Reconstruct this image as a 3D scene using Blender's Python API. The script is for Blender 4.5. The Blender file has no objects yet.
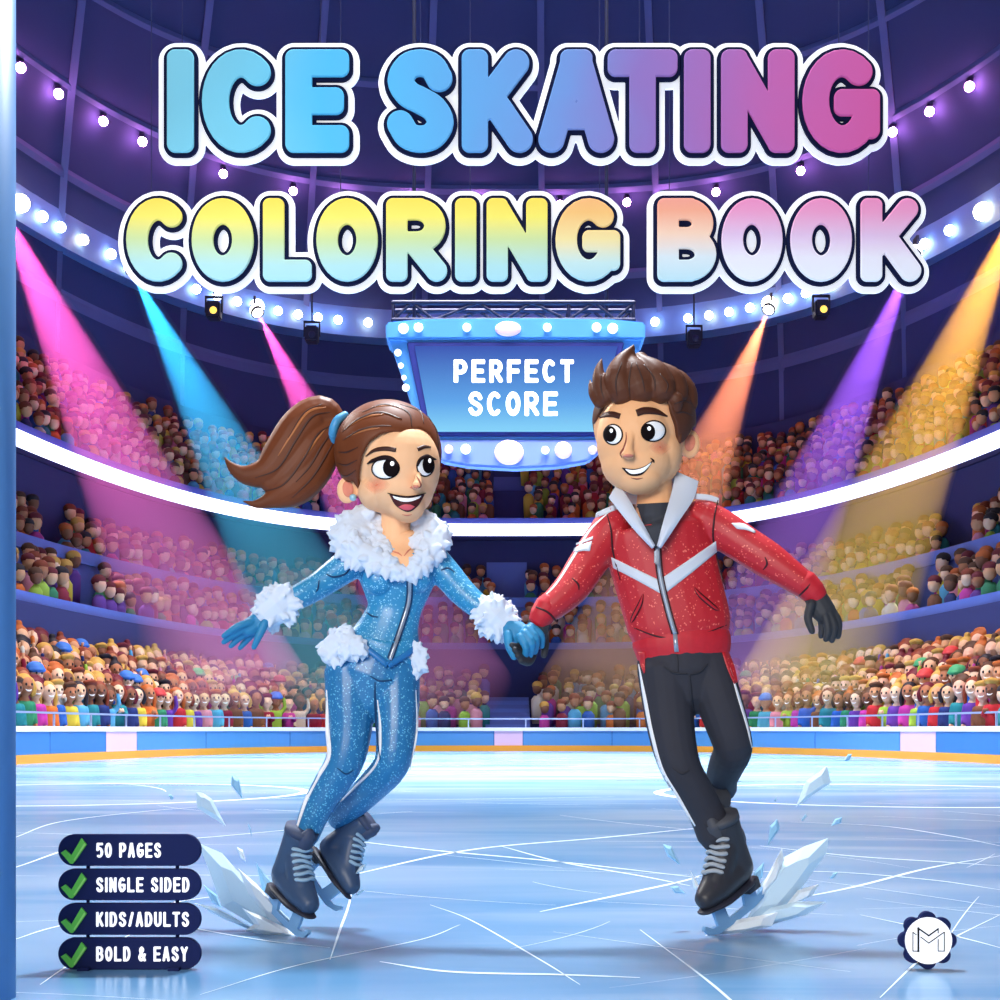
import bpy, bmesh, math, random
import numpy as np
from mathutils import Vector, Matrix
from mathutils.bvhtree import BVHTree
random.seed(7)
SC = bpy.context.scene
COL = SC.collection
PI = math.pi

# ------------------------------------------------------------ camera, world, lights, exposure
F = 1300.0            # focal length in pixels of the 1000 px frame
EYE = 0.64            # eye height
HOR = 730.0           # row of the horizon
cam = bpy.data.objects.new('camera', bpy.data.cameras.new('camera'))
COL.objects.link(cam)
cam.location = (0, 0, EYE)
cam.rotation_euler = (PI / 2, 0, 0)
cam.data.sensor_width = 36
cam.data.lens = 36 * F / 1000
cam.data.shift_y = (HOR - 500) / 1000
cam.data.clip_end = 300
SC.camera = cam

world = bpy.data.worlds.new('ambient_fill')  # ambient fill added; it reaches in through the open back of the hall
SC.world = world
world.use_nodes = True
wb = world.node_tree.nodes['Background']
wb.inputs[0].default_value = (0.74, 0.80, 1.0, 1)
wb.inputs[1].default_value = 0.21

SC.view_settings.view_transform = 'Standard'
SC.view_settings.look = 'None'
SC.view_settings.gamma = 1
SC.view_settings.use_curve_mapping = False
SC.view_settings.exposure = 0.0

def area(name, loc, target, sx, sy, watts, col):
    l = bpy.data.lights.new(name, 'AREA')
    l.shape = 'RECTANGLE'; l.size = sx; l.size_y = sy; l.energy = watts; l.color = col
    o = bpy.data.objects.new(name, l); COL.objects.link(o)
    o.location = loc
    o.rotation_euler = (Vector(target) - Vector(loc)).to_track_quat('-Z', 'Y').to_euler()
    return o
area('added_key_light', (-2.6, -4.6, 3.7), (0, 4.2, 1.0), 4.5, 3.4, 700, (1.0, 0.95, 0.90))  # unseen lamp added to light the skaters from the front
area('added_overhead_light', (0.1, 5.0, 5.2), (0, 4.3, 0), 0.6, 0.35, 360, (0.90, 0.95, 1.0))  # unseen lamp added low overhead to spread the skaters' shadows on the ice
area('added_rim_light', (-5.5, 9.0, 6.5), (0, 4, 0.9), 2.0, 2.0, 420, (1.0, 0.98, 0.95))  # unseen lamp added for bright edges on the skaters
far = area('added_far_ice_light', (0.2, 25, 15), (0.2, 25.5, 0), 12, 18, 7800, (1.0, 0.97, 1.0))  # unseen lamp added to whiten the far ice
far.data.spread = math.radians(74)
mid = area('added_middle_ice_light', (0.2, 12.5, 14), (0.2, 13, 0), 10, 8, 950, (0.94, 0.97, 1.0))  # unseen lamp added to lift the ice in the middle distance
mid.data.spread = math.radians(95)

# ------------------------------------------------------------ helpers
def lin(c):
    c = c / 255.0
    return c / 12.92 if c <= 0.04045 else ((c + 0.055) / 1.055) ** 2.4
def rgb(r, g, b):
    return (lin(r), lin(g), lin(b), 1.0)

MATS = {}
def mat(name, col, rough=0.5, metal=0.0, emit=0.0, emit_col=None, spec=0.4, noise=0.0, nscale=8.0, sheen=0.0):
    if name in MATS: return MATS[name]
    m = bpy.data.materials.new(name); m.use_nodes = True
    nt = m.node_tree; b = nt.nodes['Principled BSDF']
    c = rgb(*col)
    b.inputs['Base Color'].default_value = c
    b.inputs['Roughness'].default_value = rough
    b.inputs['Metallic'].default_value = metal
    b.inputs['Specular IOR Level'].default_value = spec
    if sheen: b.inputs['Sheen Weight'].default_value = sheen
    if emit:
        b.inputs['Emission Color'].default_value = rgb(*(emit_col or col))
        b.inputs['Emission Strength'].default_value = emit
    if noise:
        tc = nt.nodes.new('ShaderNodeTexCoord'); nz = nt.nodes.new('ShaderNodeTexNoise')
        nz.inputs['Scale'].default_value = nscale; nz.inputs['Detail'].default_value = 4
        mx = nt.nodes.new('ShaderNodeMix'); mx.data_type = 'RGBA'
        mx.inputs[6].default_value = tuple(max(0, v * (1 - noise)) for v in c[:3]) + (1,)
        mx.inputs[7].default_value = tuple(min(1, v * (1 + noise)) for v in c[:3]) + (1,)
        nt.links.new(tc.outputs['Object'], nz.inputs['Vector'])
        nt.links.new(nz.outputs['Fac'], mx.inputs[0])
        nt.links.new(mx.outputs[2], b.inputs['Base Color'])
    MATS[name] = m
    return m

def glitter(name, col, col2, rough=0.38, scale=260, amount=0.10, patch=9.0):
    """cloth with its sparkle put into the colour: small light cells that gather in patches"""
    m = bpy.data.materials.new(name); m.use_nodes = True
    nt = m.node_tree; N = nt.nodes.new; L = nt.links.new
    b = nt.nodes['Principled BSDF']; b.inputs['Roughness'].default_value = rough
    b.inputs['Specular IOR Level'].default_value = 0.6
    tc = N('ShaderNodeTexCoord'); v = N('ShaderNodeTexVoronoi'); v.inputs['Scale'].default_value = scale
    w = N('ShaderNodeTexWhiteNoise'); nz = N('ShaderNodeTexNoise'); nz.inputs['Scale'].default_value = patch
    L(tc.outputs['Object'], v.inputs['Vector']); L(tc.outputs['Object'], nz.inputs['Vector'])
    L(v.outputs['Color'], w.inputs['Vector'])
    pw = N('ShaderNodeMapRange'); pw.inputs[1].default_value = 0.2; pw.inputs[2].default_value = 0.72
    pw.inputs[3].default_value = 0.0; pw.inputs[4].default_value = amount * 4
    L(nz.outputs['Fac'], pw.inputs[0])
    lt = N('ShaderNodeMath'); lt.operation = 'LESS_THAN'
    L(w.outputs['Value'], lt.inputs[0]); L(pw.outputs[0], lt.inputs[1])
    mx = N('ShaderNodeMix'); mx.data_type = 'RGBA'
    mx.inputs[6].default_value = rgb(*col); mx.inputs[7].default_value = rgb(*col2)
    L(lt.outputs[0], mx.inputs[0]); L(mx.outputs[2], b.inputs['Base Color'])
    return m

BASE = {}
def basis(o):
    return BASE.get(o.name, Vector((0, 0, 0))) if o else Vector((0, 0, 0))

def thing(name, label, cat, loc=(0, 0, 0), group=None, kind=None):
    o = bpy.data.objects.new(name, None); COL.objects.link(o)
    o.empty_display_size = 0.1
    o.location = loc; BASE[o.name] = Vector(loc)
    tag(o, label, cat, group, kind)
    return o
def tag(o, label=None, cat=None, group=None, kind=None):
    if label: o['label'] = label
    if cat: o['category'] = cat
    if group: o['group'] = group
    if kind: o['kind'] = kind
    return o

def link_mesh(name, me, material, parent=None, smooth=True, label=None):
    """mesh in world coordinates -> object under parent"""
    b = basis(parent)
    if b.length: me.transform(Matrix.Translation(-b))
    o = bpy.data.objects.new(name, me); COL.objects.link(o)
    if material and not me.materials: me.materials.append(material)
    if smooth: me.shade_smooth()
    if parent: o.parent = parent
    BASE[o.name] = b.copy()
    if label: o['label'] = label
    return o
def mk(name, verts, faces, material, parent=None, smooth=False, label=None):
    me = bpy.data.meshes.new(name)
    me.from_pydata([tuple(v) for v in verts], [], faces)
    me.update()
    return link_mesh(name, me, material, parent, smooth, label)
def from_bm(name, bm, material, parent=None, smooth=True, label=None):
    me = bpy.data.meshes.new(name); bm.to_mesh(me); bm.free()
    return link_mesh(name, me, material, parent, smooth, label)
def structure(o):
    o['kind'] = 'structure'; return o

def add_box(bm, c, s, rot=None):
    r = bmesh.ops.create_cube(bm, size=1.0)
    M = Matrix.Translation(Vector(c)) @ (rot.to_4x4() if rot else Matrix.Identity(4)) @ Matrix.Diagonal((s[0], s[1], s[2], 1))
    bmesh.ops.transform(bm, matrix=M, verts=r['verts'])
    return r['verts']
def add_ball(bm, c, r, seg=16, rings=10):
    q = bmesh.ops.create_uvsphere(bm, u_segments=seg, v_segments=rings, radius=1.0)
    rr = r if hasattr(r, '__len__') else (r, r, r)
    bmesh.ops.transform(bm, matrix=Matrix.Translation(Vector(c)) @ Matrix.Diagonal((rr[0], rr[1], rr[2], 1)), verts=q['verts'])
    return q['verts']

def catmull(P, sub=4):
    if len(P) < 3 or sub < 2: return [np.array(p, float) for p in P]
    P = [np.array(p, float) for p in P]
    Q = [2 * P[0] - P[1]] + P + [2 * P[-1] - P[-2]]
    out = []
    for i in range(1, len(Q) - 2):
        p0, p1, p2, p3 = Q[i - 1], Q[i], Q[i + 1], Q[i + 2]
        for k in range(sub):
            t = k / sub
            out.append(0.5 * (2 * p1 + (p2 - p0) * t + (2 * p0 - 5 * p1 + 4 * p2 - p3) * t * t + (3 * p1 - p0 - 3 * p2 + p3) * t ** 3))
    out.append(P[-1])
    return out

def add_tube(bm, pts, flat=1.0, n=14, sub=4, cap=True):
    """pts: (x,y,z,r) world; rings square to the path, depth axis scaled by flat"""
    R = catmull(pts, sub)
    C = [Vector(p[:3]) for p in R]; rad = [max(1e-4, float(p[3])) for p in R]
    rings = []; pu = None
    m = len(C)
    if cap:
        t0 = (C[1] - C[0]).normalized(); t1 = (C[-1] - C[-2]).normalized()
        pre = [(C[0] - t0 * rad[0] * math.sin(a) , rad[0] * math.cos(a), t0) for a in (PI * 0.47, PI * 0.36, PI * 0.22)]
        post = [(C[-1] + t1 * rad[-1] * math.sin(a), rad[-1] * math.cos(a), t1) for a in (PI * 0.22, PI * 0.36, PI * 0.47)]
    else: pre, post = [], []
    body = []
    for i in range(m):
        t = (C[min(i + 1, m - 1)] - C[max(i - 1, 0)])
        t = t.normalized() if t.length > 1e-9 else Vector((0, 0, 1))
        body.append((C[i], rad[i], t))
    Y = Vector((0, 1, 0))
    for c, r, t in pre + body + post:
        u = t.cross(Y)
        if pu is not None and u.length < 0.35:
            u = pu - t * pu.dot(t)
        if u.length < 1e-4: u = t.cross(Vector((1, 0, 0)))
        u.normalize()
        if pu is not None and u.dot(pu) < 0: u = -u
        pu = u
        v = t.cross(u).normalized()
        rings.append([bm.verts.new(c + u * (r * math.cos(2 * PI * k / n)) + v * (r * flat * math.sin(2 * PI * k / n))) for k in range(n)])
    for a, b in zip(rings[:-1], rings[1:]):
        for k in range(n):
            bm.faces.new((a[k], a[(k + 1) % n], b[(k + 1) % n], b[k]))
    bm.faces.new(rings[0][::-1]); bm.faces.new(rings[-1])

def remesh(name, bm, voxel, smooth_it, material, parent=None, label=None, factor=0.5):
    bmesh.ops.recalc_face_normals(bm, faces=bm.faces)
    me = bpy.data.meshes.new('tmp'); bm.to_mesh(me); bm.free()
    o = bpy.data.objects.new('tmp', me); COL.objects.link(o)
    r = o.modifiers.new('r', 'REMESH'); r.mode = 'VOXEL'; r.voxel_size = voxel
    if smooth_it:
        s = o.modifiers.new('s', 'SMOOTH'); s.factor = factor; s.iterations = smooth_it
    dg = bpy.context.evaluated_depsgraph_get()
    out = bpy.data.meshes.new_from_object(o.evaluated_get(dg))
    bpy.data.objects.remove(o); bpy.data.meshes.remove(me)
    out.name = name; out.materials.clear()
    return link_mesh(name, out, material, parent, True, label)

def bvh_of(*objs):
    V, P = [], []
    for o in objs:
        b = basis(o); k = len(V)
        V += [v.co + b for v in o.data.vertices]
        P += [[k + i for i in p.vertices] for p in o.data.polygons]
    return BVHTree.FromPolygons(V, P)

# ------------------------------------------------------------ arena outlines
AX = 0.25
def half_width(Dc):
    return float(np.interp(Dc, [12, 39.6, 44.6, 46.8, 49, 57, 70], [0, 9.5, 10.9, 12.7, 13.7, 17.3, 23]))
def outline(Dc, th, n=3.0, a=None):
    b = Dc - 12.0
    a = half_width(Dc) if a is None else a
    c, s = math.cos(th), math.sin(th)
    r = (abs(c / a) ** n + abs(s / b) ** n) ** (-1 / n)
    return AX + r * c, 12 + r * s
TH0, TH1 = math.radians(18), math.radians(162)
def sweep(profile, th0=TH0, th1=TH1, N=160, closed=False, n=3.0):
    """profile: list of (Dc, z) or (Dc, z, a)"""
    V, Fc = [], []
    m = len(profile)
    for i in range(N + 1):
        th = th0 + (th1 - th0) * i / N
        for p in profile:
            x, y = outline(p[0], th, n, p[2] if len(p) > 2 else None)
            V.append((x, y, p[1]))
    for i in range(N):
        for j in range(m if closed else m - 1):
            j2 = (j + 1) % m
            Fc.append((i * m + j, i * m + j2, (i + 1) * m + j2, (i + 1) * m + j))
    if closed:
        Fc.append(tuple(range(m))); Fc.append(tuple(range(N * m, N * m + m))[::-1])
    return V, Fc
def walk(Dc, step, th0, th1, n=3.0):
    """points spaced evenly along an outline: x, y, facing angle toward the rink, theta"""
    T = np.linspace(th0, th1, 1500)
    P = np.array([outline(Dc, t, n) for t in T])
    d = np.concatenate([[0], np.cumsum(np.hypot(*np.diff(P, axis=0).T))])
    res = []
    s = step * 0.5
    while s < d[-1]:
        t = float(np.interp(s, d, T)); x, y = outline(Dc, t, n)
        x2, y2 = outline(Dc, t + 0.002, n)
        tx, ty = x2 - x, y2 - y
        nx, ny = -ty, tx
        L = math.hypot(nx, ny)
        res.append((x, y, math.atan2(ny / L, nx / L), t)); s += step
    return res
def shown(x, y, m=70):
    if y < 1: return False
    px = 500 + F * x / y
    return -m < px < 1000 + m
# ------------------------------------------------------------ rink, stands and dome
def ice_material():
    m = bpy.data.materials.new('rink_ice'); m.use_nodes = True
    nt = m.node_tree; N = nt.nodes.new; L = nt.links.new
    b = nt.nodes['Principled BSDF']
    b.inputs['Roughness'].default_value = 0.22
    b.inputs['Specular IOR Level'].default_value = 0.3
    tc = N('ShaderNodeTexCoord')
    def stretched(rot, sx, sy, scale, lo, hi):
        mp = N('ShaderNodeMapping'); mp.inputs['Rotation'].default_value = (0, 0, rot)
        mp.inputs['Scale'].default_value = (sx, sy, 1)
        L(tc.outputs['Object'], mp.inputs['Vector'])
        nz = N('ShaderNodeTexNoise'); nz.inputs['Scale'].default_value = scale; nz.inputs['Detail'].default_value = 5
        nz.inputs['Distortion'].default_value = 0.4
        L(mp.outputs[0], nz.inputs['Vector'])
        mr = N('ShaderNodeMapRange'); mr.inputs[1].default_value = lo; mr.inputs[2].default_value = hi
        L(nz.outputs['Fac'], mr.inputs[0])
        return mr.outputs[0]
    a = stretched(0.12, 0.22, 0.8, .9, 0.42, 0.80)
    c = stretched(-0.35, 0.3, 1.6, 1.2, 0.50, 0.82)
    mxm = N('ShaderNodeMath'); mxm.operation = 'MAXIMUM'
    L(a, mxm.inputs[0]); L(c, mxm.inputs[1])
    mul = N('ShaderNodeMath'); mul.operation = 'MULTIPLY'; mul.inputs[1].default_value = 0.5
    L(mxm.outputs[0], mul.inputs[0])
    mx = N('ShaderNodeMix'); mx.data_type = 'RGBA'
    mx.inputs[6].default_value = rgb(94, 144, 188); mx.inputs[7].default_value = rgb(206, 224, 236)
    L(mul.outputs[0], mx.inputs[0]); L(mx.outputs[2], b.inputs['Base Color'])
    return m
ICE = ice_material()
V = [(AX, 12, 0)]
N_ = 180
for i in range(N_ + 1):
    th = math.radians(-60 + 300 * i / N_)
    x, y = outline(39.75, th); V.append((x, y, 0))
ft = [(0, i + 1, i + 2) for i in range(N_)] + [(0, N_ + 1, 1)]
structure(mk('floor', V, ft, ICE))

# white skate tracks and painted circles lying on the ice
random.seed(5)
def flat_strip(pts, w, z, V, Fc):
    k = len(V); n = len(pts)
    for i, (x, y) in enumerate(pts):
        x0, y0 = pts[max(0, i - 1)]; x1, y1 = pts[min(n - 1, i + 1)]
        dx, dy = x1 - x0, y1 - y0; l = math.hypot(dx, dy) or 1
        ww = w * (0.25 + 0.75 * math.sin(PI * (i + 0.3) / (n - 0.4)))
        V.append((x - dy / l * ww, y + dx / l * ww, z)); V.append((x + dy / l * ww, y - dx / l * ww, z))
    for i in range(n - 1):
        Fc.append((k + 2 * i, k + 2 * i + 1, k + 2 * i + 3, k + 2 * i + 2))
def ground(px, py):
    D = F * EYE / (py - HOR); return ((px - 500) * D / F, D)
tracks = [  # long swooping tracks, as rows of picture points brought down on to the ice
    ((14, 868), (90, 845), (200, 838), (330, 826), 2.6), ((330, 880), (470, 850), (600, 838), (720, 826), 3.2),
    ((330, 838), (430, 850), (560, 862), (700, 878), 3.0), ((500, 846), (560, 862), (640, 876), (690, 886), 2.2),
    ((540, 912), (620, 895), (680, 882), (700, 876), 3.0), ((14, 940), (60, 926), (160, 905), (260, 890), 2.0),
    ((760, 846), (850, 856), (940, 862), (1000, 866), 3.0), ((730, 872), (830, 872), (930, 880), (1000, 890), 2.2),
    ((760, 905), (850, 888), (930, 868), (1000, 856), 2.6), ((860, 915), (920, 928), (970, 940), (1000, 948), 1.8),
    ((380, 962), (450, 972), (560, 975), (640, 978), 4.0), ((120, 905), (180, 925), (260, 940), (330, 948), 1.4),
    ((200, 995), (300, 965), (420, 940), (460, 925), 1.3), ((640, 930), (700, 975), (730, 1000), (740, 1010), 1.6),
    ((355, 865), (350, 900), (340, 930), (330, 960), 1.2), ((430, 905), (470, 920), (540, 960), (580, 985), 1.1),
    ((14, 838), (60, 822), (140, 812), (210, 806), 1.5), ((790, 822), (880, 826), (950, 836), (1000, 846), 1.6),
    ((40, 985), (70, 965), (110, 945), (150, 925), 1.4), ((880, 998), (920, 960), (950, 940), (1000, 915), 1.5)]
V, Fc = [], []
for t in tracks:
    pts = [(p[0], p[1]) for p in catmull([ground(*q) for q in t[:4]], 8)]
    D = sum(p[1] for p in pts) / len(pts)
    flat_strip(pts, t[4] * 0.0030 * D / 4.0 * 1.1, 0.0012, V, Fc)
for k in range(70):
    D = 3.1 * (12 ** random.random()); x = random.uniform(-0.42, 0.42) * D
    if abs(x) > 7: continue
    a = random.choice([0.15, -0.2, 0.5, -0.6, 1.0, 2.2]) + random.uniform(-.2, .2); l = random.uniform(.3, 1.1) * (0.5 + D * 0.16); c = random.uniform(-.25, .25)
    pts = [(x + l * u * math.cos(a + c * u), D + l * u * math.sin(a + c * u)) for u in np.linspace(-.5, .5, 9)]
    flat_strip(pts, random.uniform(.0012, .003) * D / 4, 0.001, V, Fc)
WHITE_MARK = mat('white_ice_mark', (214, 232, 246), 0.5)
o = mk('skate_tracks', V, Fc, WHITE_MARK)
tag(o, 'thin white skate tracks curving all over the blue ice', 'skate marks', kind='stuff')
def ring_on_ice(name, cx, cy, r, w, label):
    V, Fc = [], []
    for i in range(97):
        a = 2 * PI * i / 96
        V.append((cx + (r - w) * math.cos(a), cy + (r - w) * math.sin(a), 0.0016)); V.append((cx + (r + w) * math.cos(a), cy + (r + w) * math.sin(a), 0.0016))
    Fc = [(2 * i, 2 * i + 1, 2 * i + 3, 2 * i + 2) for i in range(96)]
    o = mk(name, V, Fc, WHITE_MARK); tag(o, label, 'painted circle')
ring_on_ice('painted_circle', -4.3, 13.2, 2.3, 0.05, 'white painted circle on the ice at the left, before the boards')
ring_on_ice('painted_circle.001', 3.9, 13.0, 2.3, 0.05, 'white painted circle on the ice at the right, before the boards')

# --- the boards around the rink
BOARD_H = 0.66
boards = thing('rink_boards', 'low blue rink boards with pink panels, white top rail and orange kick strip', 'rink boards', (AX, 39.6, 0))
BLUE_P = mat('board_blue', (84, 148, 212), 0.35); BLUE_D = mat('board_deep_blue', (60, 126, 194), 0.35)
PINK_P = mat('board_pink', (232, 196, 226), 0.35); KICK = mat('board_orange', (244, 166, 56), 0.4); CAPW = mat('board_white', (240, 244, 252), 0.3)
SEAM = mat('board_seam', (40, 96, 168), 0.5)
def theta_at_px(px, Dc, z=None):
    lo, hi = TH0, TH1
    for _ in range(60):
        mid = (lo + hi) / 2
        x, y = outline(Dc, mid)
        if 500 + F * x / y > px: lo = mid
        else: hi = mid
    return (lo + hi) / 2
cuts_px = [-330, -180, -60, 50, 106, 137, 206, 290, 394, 494, 523, 612, 730, 815, 900, 936, 1060, 1180, 1330]
cuts = [theta_at_px(p, 39.6) for p in cuts_px]
for k in range(len(cuts) - 1):
    pink = cuts_px[k] in (106, 494, 900)
    deep = cuts_px[k] < 60 or cuts_px[k] >= 936
    a, b = cuts[k + 1], cuts[k]
    e = 0.0004
    V, Fc = sweep([(39.6, 0.17), (39.6, BOARD_H - 0.05), (39.74, BOARD_H - 0.05), (39.74, 0.17)], a + e, b - e, 14, True)
    mk('panel', V, Fc, PINK_P if pink else (BLUE_D if deep else BLUE_P), boards, label='pale pink panel' if pink else None)
V, Fc = sweep([(39.58, 0.0), (39.58, 0.17), (39.74, 0.17), (39.74, 0.0)], N=200, closed=True); mk('kick_strip', V, Fc, KICK, boards, label='orange kick strip')
V, Fc = sweep([(39.56, BOARD_H - 0.05), (39.56, BOARD_H + 0.055), (39.80, BOARD_H + 0.055), (39.80, BOARD_H - 0.05)], N=200, closed=True); mk('top_rail', V, Fc, CAPW, boards, label='white top rail')
V, Fc = sweep([(39.63, 0.02), (39.63, BOARD_H - 0.06), (39.72, BOARD_H - 0.06), (39.72, 0.02)], N=200, closed=True); mk('core', V, Fc, SEAM, boards)
RAILM = mat('rail_metal', (176, 190, 226), 0.3, 0.4)
rail = thing('hand_rail', 'thin pale metal hand rail on posts standing on the rink boards', 'rail', (AX, 39.7, BOARD_H + 0.055))
V, Fc = sweep([(39.67, BOARD_H + 0.30), (39.67, BOARD_H + 0.34), (39.71, BOARD_H + 0.34), (39.71, BOARD_H + 0.30)], N=200, closed=True); mk('rail_bar', V, Fc, RAILM, rail)
for x, y, f, t in walk(39.69, 1.75, math.radians(35), math.radians(145)):
    bm = bmesh.new(); add_box(bm, (x, y, BOARD_H + 0.055 + 0.125), (0.035, 0.035, 0.25)); from_bm('post', bm, RAILM, rail, False)

# --- stands
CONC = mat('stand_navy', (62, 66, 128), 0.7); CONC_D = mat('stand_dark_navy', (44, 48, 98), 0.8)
FASC = mat('fascia_blue', (92, 116, 196), 0.5); STEP = mat('step_blue', (88, 104, 176), 0.6)
def steps(name, D0, z0, rows, dD, dz, zb):
    prof = []
    for k in range(rows):
        prof += [(D0 + dD * k, zb if k == 0 else z0 + dz * (k - 1)), (D0 + dD * k, z0 + dz * k)]
    prof.append((D0 + dD * rows, z0 + dz * (rows - 1)))
    V, Fc = sweep(prof); return structure(mk(name, V, Fc, CONC))
LOW_D, LOW_Z, LOW_N, LOW_S, LOW_R = 40.5, 0.02, 5, 0.72, 0.26
steps('floor_lower_stand', LOW_D - 0.36, LOW_Z, LOW_N, LOW_S, LOW_R, -0.1)
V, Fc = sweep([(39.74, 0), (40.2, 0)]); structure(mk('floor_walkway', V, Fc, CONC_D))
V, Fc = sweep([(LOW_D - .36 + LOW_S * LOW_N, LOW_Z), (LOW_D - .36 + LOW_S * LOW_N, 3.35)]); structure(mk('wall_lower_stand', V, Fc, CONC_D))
# first balcony
V, Fc = sweep([(44.5, 3.30), (44.5, 3.62), (44.75, 3.62), (44.75, 3.30)], closed=True); structure(mk('trim_1', V, Fc, FASC))
MID_D, MID_Z = 45.15, 2.75
steps('floor_middle_stand', 44.76, MID_Z, 3, 0.66, 0.36, 2.7)
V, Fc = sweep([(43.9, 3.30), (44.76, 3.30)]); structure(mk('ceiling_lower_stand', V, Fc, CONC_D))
# ledge between the two middle blocks
V, Fc = sweep([(46.75, 3.4), (46.75, 5.05), (46.65, 5.05), (46.65, 5.40), (46.9, 5.40), (46.9, 3.4)], closed=True); structure(mk('trim_2', V, Fc, FASC))
UPM_D, UPM_Z = 47.2, 4.35
steps('floor_upper_middle_stand', 46.91, UPM_Z, 3, 0.6, 0.36, 3.4)
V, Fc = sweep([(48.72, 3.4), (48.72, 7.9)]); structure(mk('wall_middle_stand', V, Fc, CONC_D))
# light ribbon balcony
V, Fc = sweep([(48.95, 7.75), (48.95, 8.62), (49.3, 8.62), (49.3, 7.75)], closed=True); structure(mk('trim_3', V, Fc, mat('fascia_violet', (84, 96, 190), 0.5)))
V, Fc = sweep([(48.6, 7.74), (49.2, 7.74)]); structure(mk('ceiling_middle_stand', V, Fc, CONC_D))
V, Fc = sweep([(48.80, 7.95), (48.80, 8.38), (48.94, 8.38), (48.94, 7.95)], N=200, closed=True)
o = mk('light_ribbon', V, Fc, mat('ribbon_glow', (245, 248, 255), 0.4, emit=2.6, emit_col=(238, 242, 255)))
tag(o, 'white glowing light ribbon running round the front of the upper balcony', 'light strip')
UP_D, UP_Z = 49.75, 7.75
steps('floor_upper_stand', 49.31, UP_Z, 7, 0.72, 0.46, 7.7)
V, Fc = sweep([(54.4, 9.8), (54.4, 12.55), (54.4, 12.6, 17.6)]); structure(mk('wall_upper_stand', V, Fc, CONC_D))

# --- dome
DOME = mat('dome_navy', (58, 64, 112), 0.85, spec=0.15)
BEAM_M = mat('dome_beam', (86, 92, 148), 0.7, spec=0.2)
dprof = [(54.4, 12.5), (53.6, 14.6), (52.2, 16.4), (50, 18.2), (47, 19.9), (43, 21.7), (38, 23.3), (32, 24.8), (25, 26), (18, 26.8), (12.6, 27)]
def dome_pt(Dc):
    return float(np.interp(-Dc, [-p[0] for p in dprof], [p[1] for p in dprof]))
DT0, DT1 = math.radians(5), math.radians(175)
DA = half_width(54.4) / (54.4 - 12)
def dome_a(Dc): return 17.3 * ((Dc - 12) / 42.4) ** 0.28
def dome_row(Dc, dz=0): return (Dc, dome_pt(Dc) + dz, dome_a(Dc))
fine = [54.4, 54, 53.6, 53, 52.2, 51, 50, 48.5, 47, 45, 43, 40.5, 38, 35, 32, 28, 25, 21, 18, 12.6]
V, Fc = sweep([dome_row(d) for d in fine], DT0, DT1, 160); structure(mk('ceiling', V, Fc, DOME, smooth=True))
for k, d in enumerate([53.4, 50.0, 46.6, 42.6, 37.5, 31.0]):
    V, Fc = sweep([dome_row(d + .12, -.02), dome_row(d + .12, -.16), dome_row(d - .12, -.16), dome_row(d - .12, -.02)], DT0, DT1, 160, True)
    structure(mk('trim_%d' % (10 + k), V, Fc, BEAM_M))
rk = 20
for px in range(-520, 1540, 118):
    th = theta_at_px(px, 52.2)
    V, Fc = [], []
    w = 0.11
    for d in fine[:-2]:
        z = dome_pt(d); x, y = outline(d, th, 3.0, dome_a(d))
        rx, ry = math.cos(th), math.sin(th); l = math.hypot(rx, ry); tx, ty = -ry / l, rx / l
        for s, q in ((-1, -.02), (-1, -.17), (1, -.17), (1, -.02)):
            V.append((x + tx * w * s, y + ty * w * s, z + q))
    for i in range(len(fine) - 3):
        for j in range(4):
            Fc.append((i * 4 + j, i * 4 + (j + 1) % 4, (i + 1) * 4 + (j + 1) % 4, (i + 1) * 4 + j))
    Fc.append((0, 1, 2, 3)); n4 = len(V) - 4; Fc.append((n4 + 3, n4 + 2, n4 + 1, n4))
    structure(mk('trim_%d' % rk, V, Fc, BEAM_M)); rk += 1

# --- light ring band on the dome with its lamps
RINGD = 52.0
zr = dome_pt(RINGD)
RA = dome_a(RINGD - .7)
V, Fc = sweep([(RINGD - .7, zr - 0.55, RA), (RINGD - .7, zr + 0.75, RA), (RINGD + .25, zr + 0.75, RA + .5), (RINGD + .25, zr - 0.55, RA + .5)], DT0, DT1, 160, True)
structure(mk('trim_8', V, Fc, mat('ring_band_blue', (104, 138, 206), 0.5)))
def ring_theta(px):
    lo, hi = DT0, DT1
    for _ in range(50):
        mid = (lo + hi) / 2; x, y = outline(RINGD - .85, mid, 3.0, RA)
        if 500 + F * x / y > px: lo = mid
        else: hi = mid
    return mid
BULB_W = mat('bulb_white', (255, 250, 240), 0.3, emit=14, emit_col=(225, 238, 255))
BULB_Y = mat('bulb_warm', (255, 240, 200), 0.3, emit=14, emit_col=(255, 236, 190))
BULB_P = mat('bulb_pink', (255, 235, 245), 0.3, emit=85, emit_col=(255, 150, 200))
SOCK = mat('socket_dark', (40, 46, 80), 0.5)
def lamp_bulb(loc, r, out, m, label, group):
    bm = bmesh.new(); add_ball(bm, loc, r, 14, 10)
    o = from_bm('light_bulb', bm, m); 
    bm = bmesh.new()
    add_tube(bm, [tuple(Vector(loc) + Vector(out) * r * .5) + (r * .7,), tuple(Vector(loc) + Vector(out) * (r + .12)) + (r * .75,)], n=10, sub=1, cap=False)
    c = from_bm('socket', bm, SOCK, o)
    tag(o, label, 'light bulb', group)
big = {20, 257, 769, 983}
ring_px = [20, 42, 60, 83, 111, 140, 168, 196, 217, 237, 257, 278, 298, 318, 338, 368, 655, 688, 709, 729, 750, 769, 788, 806, 830, 856, 880, 901, 925, 950, 983]
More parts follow.
